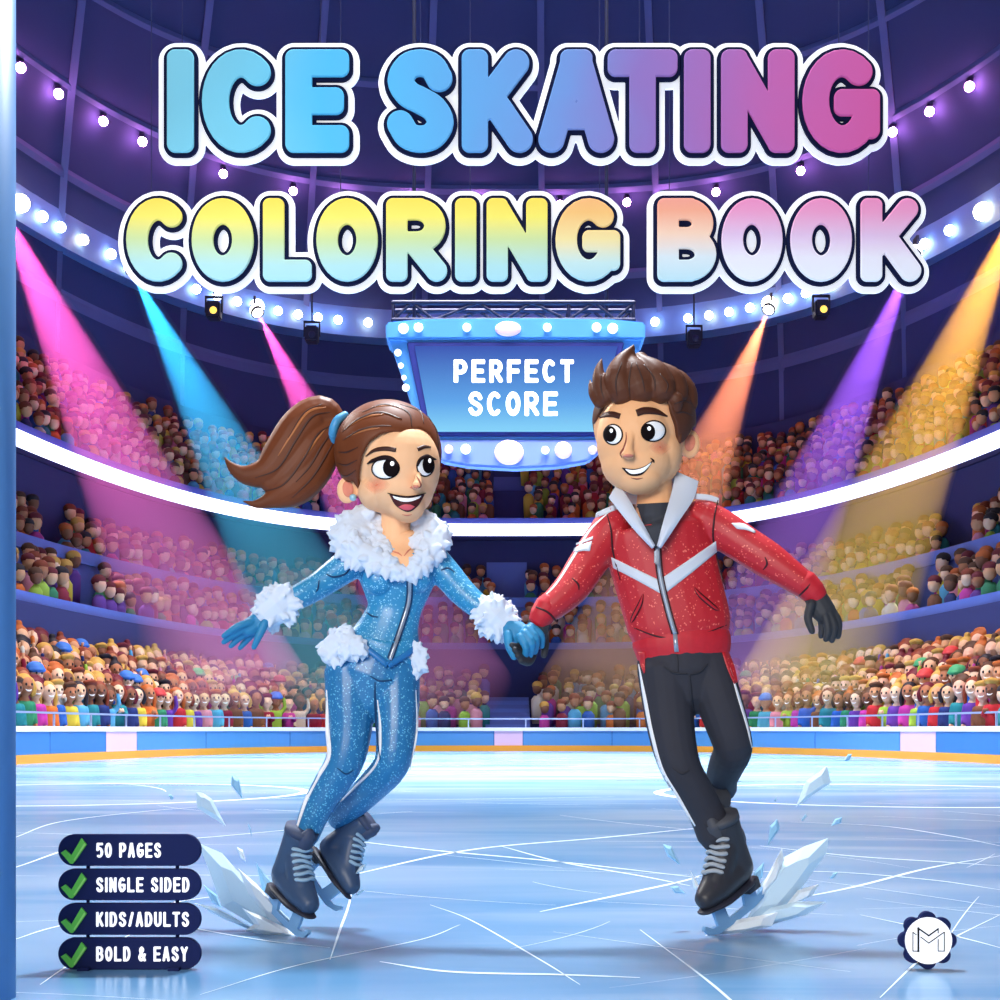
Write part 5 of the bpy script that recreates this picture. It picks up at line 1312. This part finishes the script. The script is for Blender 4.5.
for pts in ([(643, 594, .5), (640, 604, 2.4), (633, 618, 2.4), (631, 623, .5)], [(694, 587, .5), (700, 595, 2.4), (714, 607, 2.4), (719, 610, .5)]):
    decal('pocket', ribbon(pts, 8), jv, .0035, .006, SEAMK, bj); decal('pocket_welt', ribbon([(x, y, w * .5) for x, y, w in pts], 8), jv, .006, .004, REDD, bj)
for pts in ([(607, 514, .4), (611, 530, .9), (613, 552, .9), (620, 580, .4)], [(718, 500, .4), (714, 520, .9), (714, 545, .9), (726, 590, .4)], [(572, 578, .4), (578, 584, 1), (579, 590, .4)], [(765, 557, .4), (767, 564, 1), (763, 570, .4)], [(634, 628, .4), (660, 637, .9), (690, 638, .9), (727, 625, .4)]):
    decal('seam', ribbon(pts), jv, .003, .004, SEAMK, bj)
for A, B in (([(574, 548), (583, 544), (592, 541)], [(573, 553), (582, 551), (590, 551)]), ([(731, 523), (744, 523.5), (756, 531)], [(737, 529), (746, 530), (755, 533)]), ([(576, 543), (584, 540), (593, 536)], [(576, 545), (584, 542.5), (593, 539)])):
    decal('sleeve_patch', between(A, B, 10, 3), jv, .003, .005, GREYW, bj, 'pale sleeve patch')
for A, B in (([(596, 513), (606, 508), (617, 504)], [(595, 518), (606, 514), (618, 509)]), ([(696, 493.5), (708, 494.5), (719, 498)], [(694, 499), (707, 500.5), (719, 503)])):
    decal('shoulder_patch', between(A, B, 10, 3), jv, .003, .005, GREYW, bj, 'pale shoulder patch')
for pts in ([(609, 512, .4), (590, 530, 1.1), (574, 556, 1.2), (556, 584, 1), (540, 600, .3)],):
    decal('sleeve_rim_light', ribbon(pts, 8), jv, .002, .004, PIPE_RIM, bj, 'white rim light down the sleeve')  # rim light on the outer sleeve, laid on as a white ribbon
# shirt and collar
decal('shirt', between([(637, 504), (641, 518), (648, 535), (655, 548)], [(673, 502), (669, 516), (662, 535), (656.5, 548)], 26, 16), bvh_of(bj, bbody), .022, .02, SHIRTK, boy, 'black shirt')
decal('shirt_neckband', ribbon([(637, 506, 1.2), (648, 511, 1.6), (662, 511, 1.6), (673, 505, 1.2)], 8), bvh_of(bj, bbody), .017, .01, SHIRTK, boy)
plate3('collar', [(617, 484, -.0), (626, 496, -.05), (640, 520, -.116), (654, 546, -.139)], [(609, 498, -.055), (620, 512, -.085), (637, 532, -.130), (653, 548, -.145)], .008, COLL, bj, 'white collar wing')
plate3('collar', [(676, 472, .02), (672, 492, -.035), (665, 518, -.114), (658, 546, -.139)], [(698, 482, .0), (693, 500, -.05), (678, 522, -.124), (660, 548, -.145)], .008, COLL, bj, 'white collar wing')
plate3('collar', [(617, 484, -.0), (628, 478, .08), (650, 474, .11), (676, 472, .02)], [(612, 500, .0), (628, 504, .08), (660, 502, .11), (696, 490, .02)], .008, COLL, bj, 'white collar back')
# trousers: piping, red pocket insets, seams
for pts in ([(638.5, 664, .5), (645, 700, 1.8), (652, 735, 1.8), (662, 770, 1.8), (678, 797, 1.6), (695, 826, .8)], [(730, 668, .4), (738, 695, 1.3), (747, 725, 1.2), (752, 748, .4)]):
    decal('side_piping_and_rim', ribbon(pts, 8), tv, .002, .006, PIPE_RIM, bt, 'white rim light along the leg')
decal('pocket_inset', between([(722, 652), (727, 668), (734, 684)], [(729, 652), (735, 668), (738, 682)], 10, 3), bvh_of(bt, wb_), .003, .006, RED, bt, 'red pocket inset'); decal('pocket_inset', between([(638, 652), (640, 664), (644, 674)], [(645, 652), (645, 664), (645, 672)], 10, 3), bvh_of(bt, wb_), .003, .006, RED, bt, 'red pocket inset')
SEAMG = mat('trouser_seam', (34, 34, 42), .6)
for pts in ([(664, 667, .4), (674, 673, .9), (688, 674, .4)], [(708, 664, .4), (700, 672, .9), (690, 675, .4)], [(677, 654, .4), (678, 664, .7), (678, 672, .3)], [(690, 676, .4), (691, 690, 1), (693, 706, .9), (695, 716, .3)], [(672, 768, .3), (682, 774, .9), (690, 770, .3)], [(703, 824, .3), (712, 828, .9), (722, 824, .3)]):
    decal('seam', ribbon(pts), tv, .003, .003, SEAMG, bt)
# gloves
bm = bmesh.new()
glove_hand(bm, [(811, 590, -.085, 10), (817, 600, -.09, 12), (824, 612, -.095, 12.5)], [[(832, 611, -.095, 4.6), (838, 622, -.1, 4.4), (838, 636, -.1, 3.4)], [(829, 614, -.105, 4.6), (834, 627, -.112, 4.4), (832, 640, -.11, 3.4)], [(825, 616, -.11, 4.5), (828, 629, -.117, 4.2), (826, 639, -.115, 3.3)], [(821, 617, -.09, 4.2), (822, 628, -.09, 3.8), (821, 636, -.09, 3)]], [(811, 604, -.11, 4.8), (808, 618, -.115, 4.4), (812, 631, -.12, 3.5)])
remesh('glove', bm, PX(.9), 3, GLOVK, boy, 'dark glove on the outstretched hand')
bm = bmesh.new()
glove_hand(bm, [(541, 615, -.08, 10), (539, 624, -.08, 11.5), (534, 638, -.075, 12)], [[(528, 646, -.09, 4.6), (521, 653, -.12, 4.3), (515, 650, -.145, 3.4)], [(531, 650, -.085, 4.6), (525, 659, -.12, 4.3), (518, 656, -.145, 3.4)], [(534, 652, -.08, 4.5), (529, 662, -.11, 4.2), (521, 661, -.14, 3.2)], [(525, 641, -.09, 4.3), (518, 647, -.12, 4), (512, 645, -.14, 3.1)]], [(543, 632, -.06, 5), (545, 645, -.06, 4.4), (544, 655, -.07, 3.4)])
remesh('glove', bm, PX(.9), 3, GLOVK, boy, 'dark glove holding the blue glove')
# hair
bm = bmesh.new(); bmesh.ops.create_uvsphere(bm, u_segments=150, v_segments=110, radius=1.0)
bmesh.ops.transform(bm, matrix=Matrix.Translation(W(644, 420, .03)) @ Matrix.Diagonal((PX(52), PX(49), PX(49), 1)), verts=bm.verts[:])
cut_hair(bm, [(600, 412), (606, 399), (616, 398), (627, 400.5), (640, 395.5), (655, 393.5), (668, 397), (671, 410), (677, 424), (678.5, 444), (684, 442), (694, 426), (720, 440), (720, 540), (570, 540), (570, 430), (594, 424)], .06)
bmesh.ops.solidify(bm, geom=bm.faces[:], thickness=PX(2.5))
bhair = from_bm('hair', bm, HAIRB, boy, True, 'short brown hair')
bm = bmesh.new()
tube(bm, [(622, 392, -.10, 14), (618, 378, -.10, 14), (622, 362, -.09, 9), (634, 345, -.08, 1)], .9, 14, 4)
tube(bm, [(640, 388, -.10, 17), (634, 372, -.09, 15), (630, 358, -.08, 7), (634, 345, -.07, 1)], .9, 14, 4)
tube(bm, [(605, 396, -.09, 9), (600, 382, -.08, 8), (599, 370, -.07, 5), (602, 358, -.06, .8)], .9, 12, 4)
tube(bm, [(600, 402, -.08, 7), (594, 394, -.07, 5.5), (591, 386, -.06, 3), (590, 379, -.05, .7)], .9, 12, 4)
tube(bm, [(660, 388, -.10, 16), (654, 374, -.09, 15), (644, 362, -.08, 8), (638, 353, -.07, 1)], .9, 14, 4)
tube(bm, [(674, 392, -.06, 15), (670, 380, -.06, 14), (656, 368, -.06, 8), (646, 361, -.05, 2)], .9, 14, 4)
tube(bm, [(684, 404, .0, 14), (684, 392, .0, 13), (678, 378, .0, 9), (670, 369, .0, 2)], .9, 14, 4)
tube(bm, [(680, 390, .02, 10), (688, 388, .02, 5), (695, 383, .02, .8)], .9, 10, 3)
tube(bm, [(646, 392, .06, 26), (640, 376, .06, 20), (640, 362, .06, 10)], .9, 14, 3)
tube(bm, [(676, 400, -.10, 8), (675, 415, -.08, 6), (678, 432, -.06, 5), (680, 442, -.06, 2)], .9, 10, 3)
spk = remesh('hair_spikes', bm, PX(1.3), 3, HAIRB, bhair, 'swept up spikes of hair')
sv = bvh_of(spk, bhair)
for pts in ([(617, 396, .3), (616, 380, .9), (622, 362, .3)], [(630, 398, .3), (629, 380, .9), (632, 362, .3)], [(645, 392, .3), (642, 378, .9), (636, 362, .3)], [(655, 391, .3), (654, 378, .9), (644, 364, .3)], [(666, 393, .3), (668, 384, .8), (660, 374, .3)], [(674, 404, .3), (684, 401, .9), (693, 404, .3)], [(675, 413, .3), (684, 412, .9), (693, 416, .3)], [(604, 399, .3), (601, 388, .8), (601, 374, .3)]):
    decal('hair_strand', ribbon(pts), sv, .0015, .004, HAIRBL, bhair)
# face
face_common(boy, bbv, [(613, 434.5, 8.6, 9.4, 0, 610, 434, 6.4, 8), (653.5, 431, 11.4, 9.6, -6, 648, 432, 7.2, 8.4)],
            [[(599.5, 417.5, 1), (606, 414.5, 2.6), (613, 414.3, 3), (620, 416.3, 2.8)], [(636.5, 413, 3.4), (645, 410.5, 3.6), (656, 411.5, 3), (667.5, 416.3, .6)]])
bmth = decal('mouth', between([(622, 467.5), (634, 469), (645, 466), (653, 460)], [(622, 468.5), (630, 475.5), (643, 474), (653, 461)], 16, 5), bbv, .002, .004, LINE, boy, 'smiling mouth')
decal('teeth', between([(625, 468.8), (634, 470), (644, 467.2), (651, 462.4)], [(626, 470.3), (632, 474), (643, 472), (651, 463.8)], 14, 4), bbv, .0045, .003, TEETH, bmth)
decal('mouth_corner', ribbon([(650.5, 458, .3), (653.5, 460.5, .9), (654, 463, .3)]), bbv, .003, .003, LINE, boy)
FL = mat('face_line', (150, 78, 60), .6)
decal('nose_line', ribbon([(626, 432, .3), (626, 440, .7), (623.5, 448, .8), (620.5, 453.5, .9), (622, 457.5, .5)]), bbv, .0015, .003, FL, boy)
decal('nose_tip', between([(621.5, 456), (628, 453.8), (634, 455)], [(622, 457), (628, 459.6), (634.5, 456)], 10, 3), bbv, .0012, .003, LIP, boy)
decal('chin_line', ribbon([(631, 478, .2), (637, 479, .7), (643, 478, .2)]), bbv, .0015, .003, FL, boy)
decal('blush', between([(648, 447), (660, 438), (672, 447)], [(648, 447.3), (660, 456), (672, 447.3)], 16, 8), bbv, .0006, .003, BLUSH, boy)
decal('inner_ear', oval(690, 443, 5.2, 8.5, 10), bbv, .001, .003, LIP, boy)
bs1 = skate(boy, 'charcoal ice skate on the ice', W(738, 887, .02), (-.68, -.62, -.34), (-.08, .0, 1), (B2, S1, L2, K1, E2), 1.12)
bs2 = skate(boy, 'charcoal ice skate lifted behind', W(722, 815, .33), (.35, -.35, -.85), (-.30, -.85, .40), (B2, S1, L2, K1, E2), .95)

# ------------------------------------------------------------ ice thrown up by the blades
def ice_mat(name, col, rough=.12, tr=.35, emit=0):
    m = mat(name, col, rough); b = m.node_tree.nodes['Principled BSDF']
    b.inputs['Transmission Weight'].default_value = tr; b.inputs['IOR'].default_value = 1.31
    return m
ICEA = ice_mat('ice_pale', (214, 238, 252), .2, .12); ICEB = ice_mat('ice_white', (242, 250, 255), .3, .1); ICEC = ice_mat('ice_blue', (166, 216, 246), .2, .15)
def shard(name, poly, dd, thick, m, parent=None, label=None, cat=None, group=None, off=(0, 0), tilt=0.0):
    cx = sum(p[0] for p in poly) / len(poly) + off[0]; cy = sum(p[1] for p in poly) / len(poly) + off[1]
    V = [W(x, y, dd + tilt * (y - cy)) for x, y in poly]; n = len(V)
    inner = [W(cx + (x - cx) * .55, cy + (y - cy) * .55, dd - thick + tilt * (y - cy) * .5) for x, y in poly]
    V += inner + [W(cx, cy, dd + thick)]
    Fc = [tuple(range(n, 2 * n))]
    for i in range(n):
        j = (i + 1) % n
        Fc += [(i, j, n + j, n + i), (j, i, 2 * n)]
    o = mk(name, V, Fc, m, parent, False, label)
    b = bmesh.new(); b.from_mesh(o.data); bmesh.ops.recalc_face_normals(b, faces=b.faces); b.to_mesh(o.data); b.free()
    if cat: tag(o, label, cat, group)
    return o
sp1 = thing('ice_spray', 'burst of pale ice spikes thrown up beside the skate of the girl', 'ice spray', (W(270, 938).x, D0 + .1, 0))
for poly, dd, th, m in [([(199, 843), (222, 853), (236, 869), (262, 892), (296, 925), (304, 937), (262, 930), (222, 906), (218, 896)], .12, .03, ICEA),
                        ([(238, 868), (257, 884), (275, 905), (296, 930), (270, 920), (248, 893)], .06, .03, ICEB), ([(194, 903), (214, 907), (232, 916), (256, 930), (246, 928), (222, 918)], .10, .02, ICEA),
                        ([(203, 884), (217, 895), (222, 908), (212, 903)], .14, .02, ICEC), ([(256, 862), (263, 872), (274, 884), (284, 900), (262, 890)], .16, .02, ICEC), ([(242, 908), (262, 916), (286, 928), (306, 940), (276, 936), (245, 931), (254, 924)], .02, .02, ICEB), ([(237, 847), (243, 850), (246, 862), (241, 858)], .14, .012, ICEB)]:
    shard('ice_spike', poly, dd, th, m, sp1)
sp2 = thing('ice_spray', 'burst of pale ice spikes thrown up beside the skate of the boy', 'ice spray', (W(770, 930).x, D0 + .1, 0))
for poly, dd, th, m in [([(828, 838), (827, 852), (800, 890), (772, 922), (740, 928), (752, 910), (760, 885), (784, 857), (805, 846)], .12, .03, ICEA),
                        ([(782, 848), (784, 860), (778, 880), (758, 902), (762, 886)], .10, .02, ICEB), ([(826, 902), (806, 915), (770, 925), (742, 930), (770, 908), (798, 901)], .08, .02, ICEA),
                        ([(819, 884), (813, 895), (798, 903), (780, 912), (798, 890)], .10, .02, ICEB), ([(764, 862), (763, 876), (752, 890), (754, 872)], .14, .015, ICEC), ([(778, 912), (772, 926), (740, 933), (704, 936), (736, 920)], .0, .02, ICEB), ([(690, 870), (696, 880), (704, 895), (694, 888)], .10, .012, ICEB)]:
    shard('ice_spike', poly, dd, th, m, sp2)
fl = [([(196, 792), (203, 793), (212, 799), (226, 826), (197, 808)], 'large'), ([(232, 775), (239, 779), (243, 800), (231, 785)], 'slim'), ([(247, 822), (251, 828), (252, 838)], 'tiny'), ([(355, 874), (360, 866), (366, 864), (365, 869), (358, 874)], 'tiny curved'), ([(362, 890), (366, 889), (359, 895), (354, 896)], 'tiny flat'), ([(168, 795), (171, 794), (174, 798), (171, 800)], 'very small')]
where = ['highest at the far left of the girl', 'above the spray of the girl', 'low over the spray of the girl', 'right of the girl skates', 'low right of the girl skates', 'above the top cover pill']
for (p, w), h in zip(fl, where): shard('ice_shard', p, .10, .012, ICEC if len(p) < 5 else ICEA, None, '%s pale ice shard flying %s' % (w, h), 'ice shard', 'ice shards in the air')
fr_ = [([(796, 807), (806, 781), (827, 766), (831, 783), (814, 794)], 'largest', 'high right of the boy'), ([(768, 846), (770, 826), (777, 819), (780, 828)], 'slim', 'above the spray of the boy'), ([(844, 761), (848, 754), (852, 754), (849, 761)], 'tiny', 'topmost near the orange kick strip'), ([(831, 826), (835, 819), (842, 817), (841, 823)], 'small', 'right of the spray tip'), ([(801, 820), (805, 814), (807, 816), (803, 821)], 'tiny', 'below the largest shard'), ([(829, 879), (833, 873), (838, 872), (834, 878)], 'small', 'right of the spray of the boy'), ([(663, 844), (671, 846), (680, 865), (667, 856)], 'pointed', 'left of the boy skate'), ([(670, 887), (678, 886), (686, 894), (675, 893)], 'rounded', 'low left of the boy skate'), ([(774, 800), (777, 796), (776, 802)], 'very small', 'left of the largest shard')]
for p, w, h in fr_: shard('ice_shard', p, .10, .012, ICEC if len(p) < 5 else ICEA, None, '%s pale ice shard flying %s' % (w, h), 'ice shard', 'ice shards in the air')
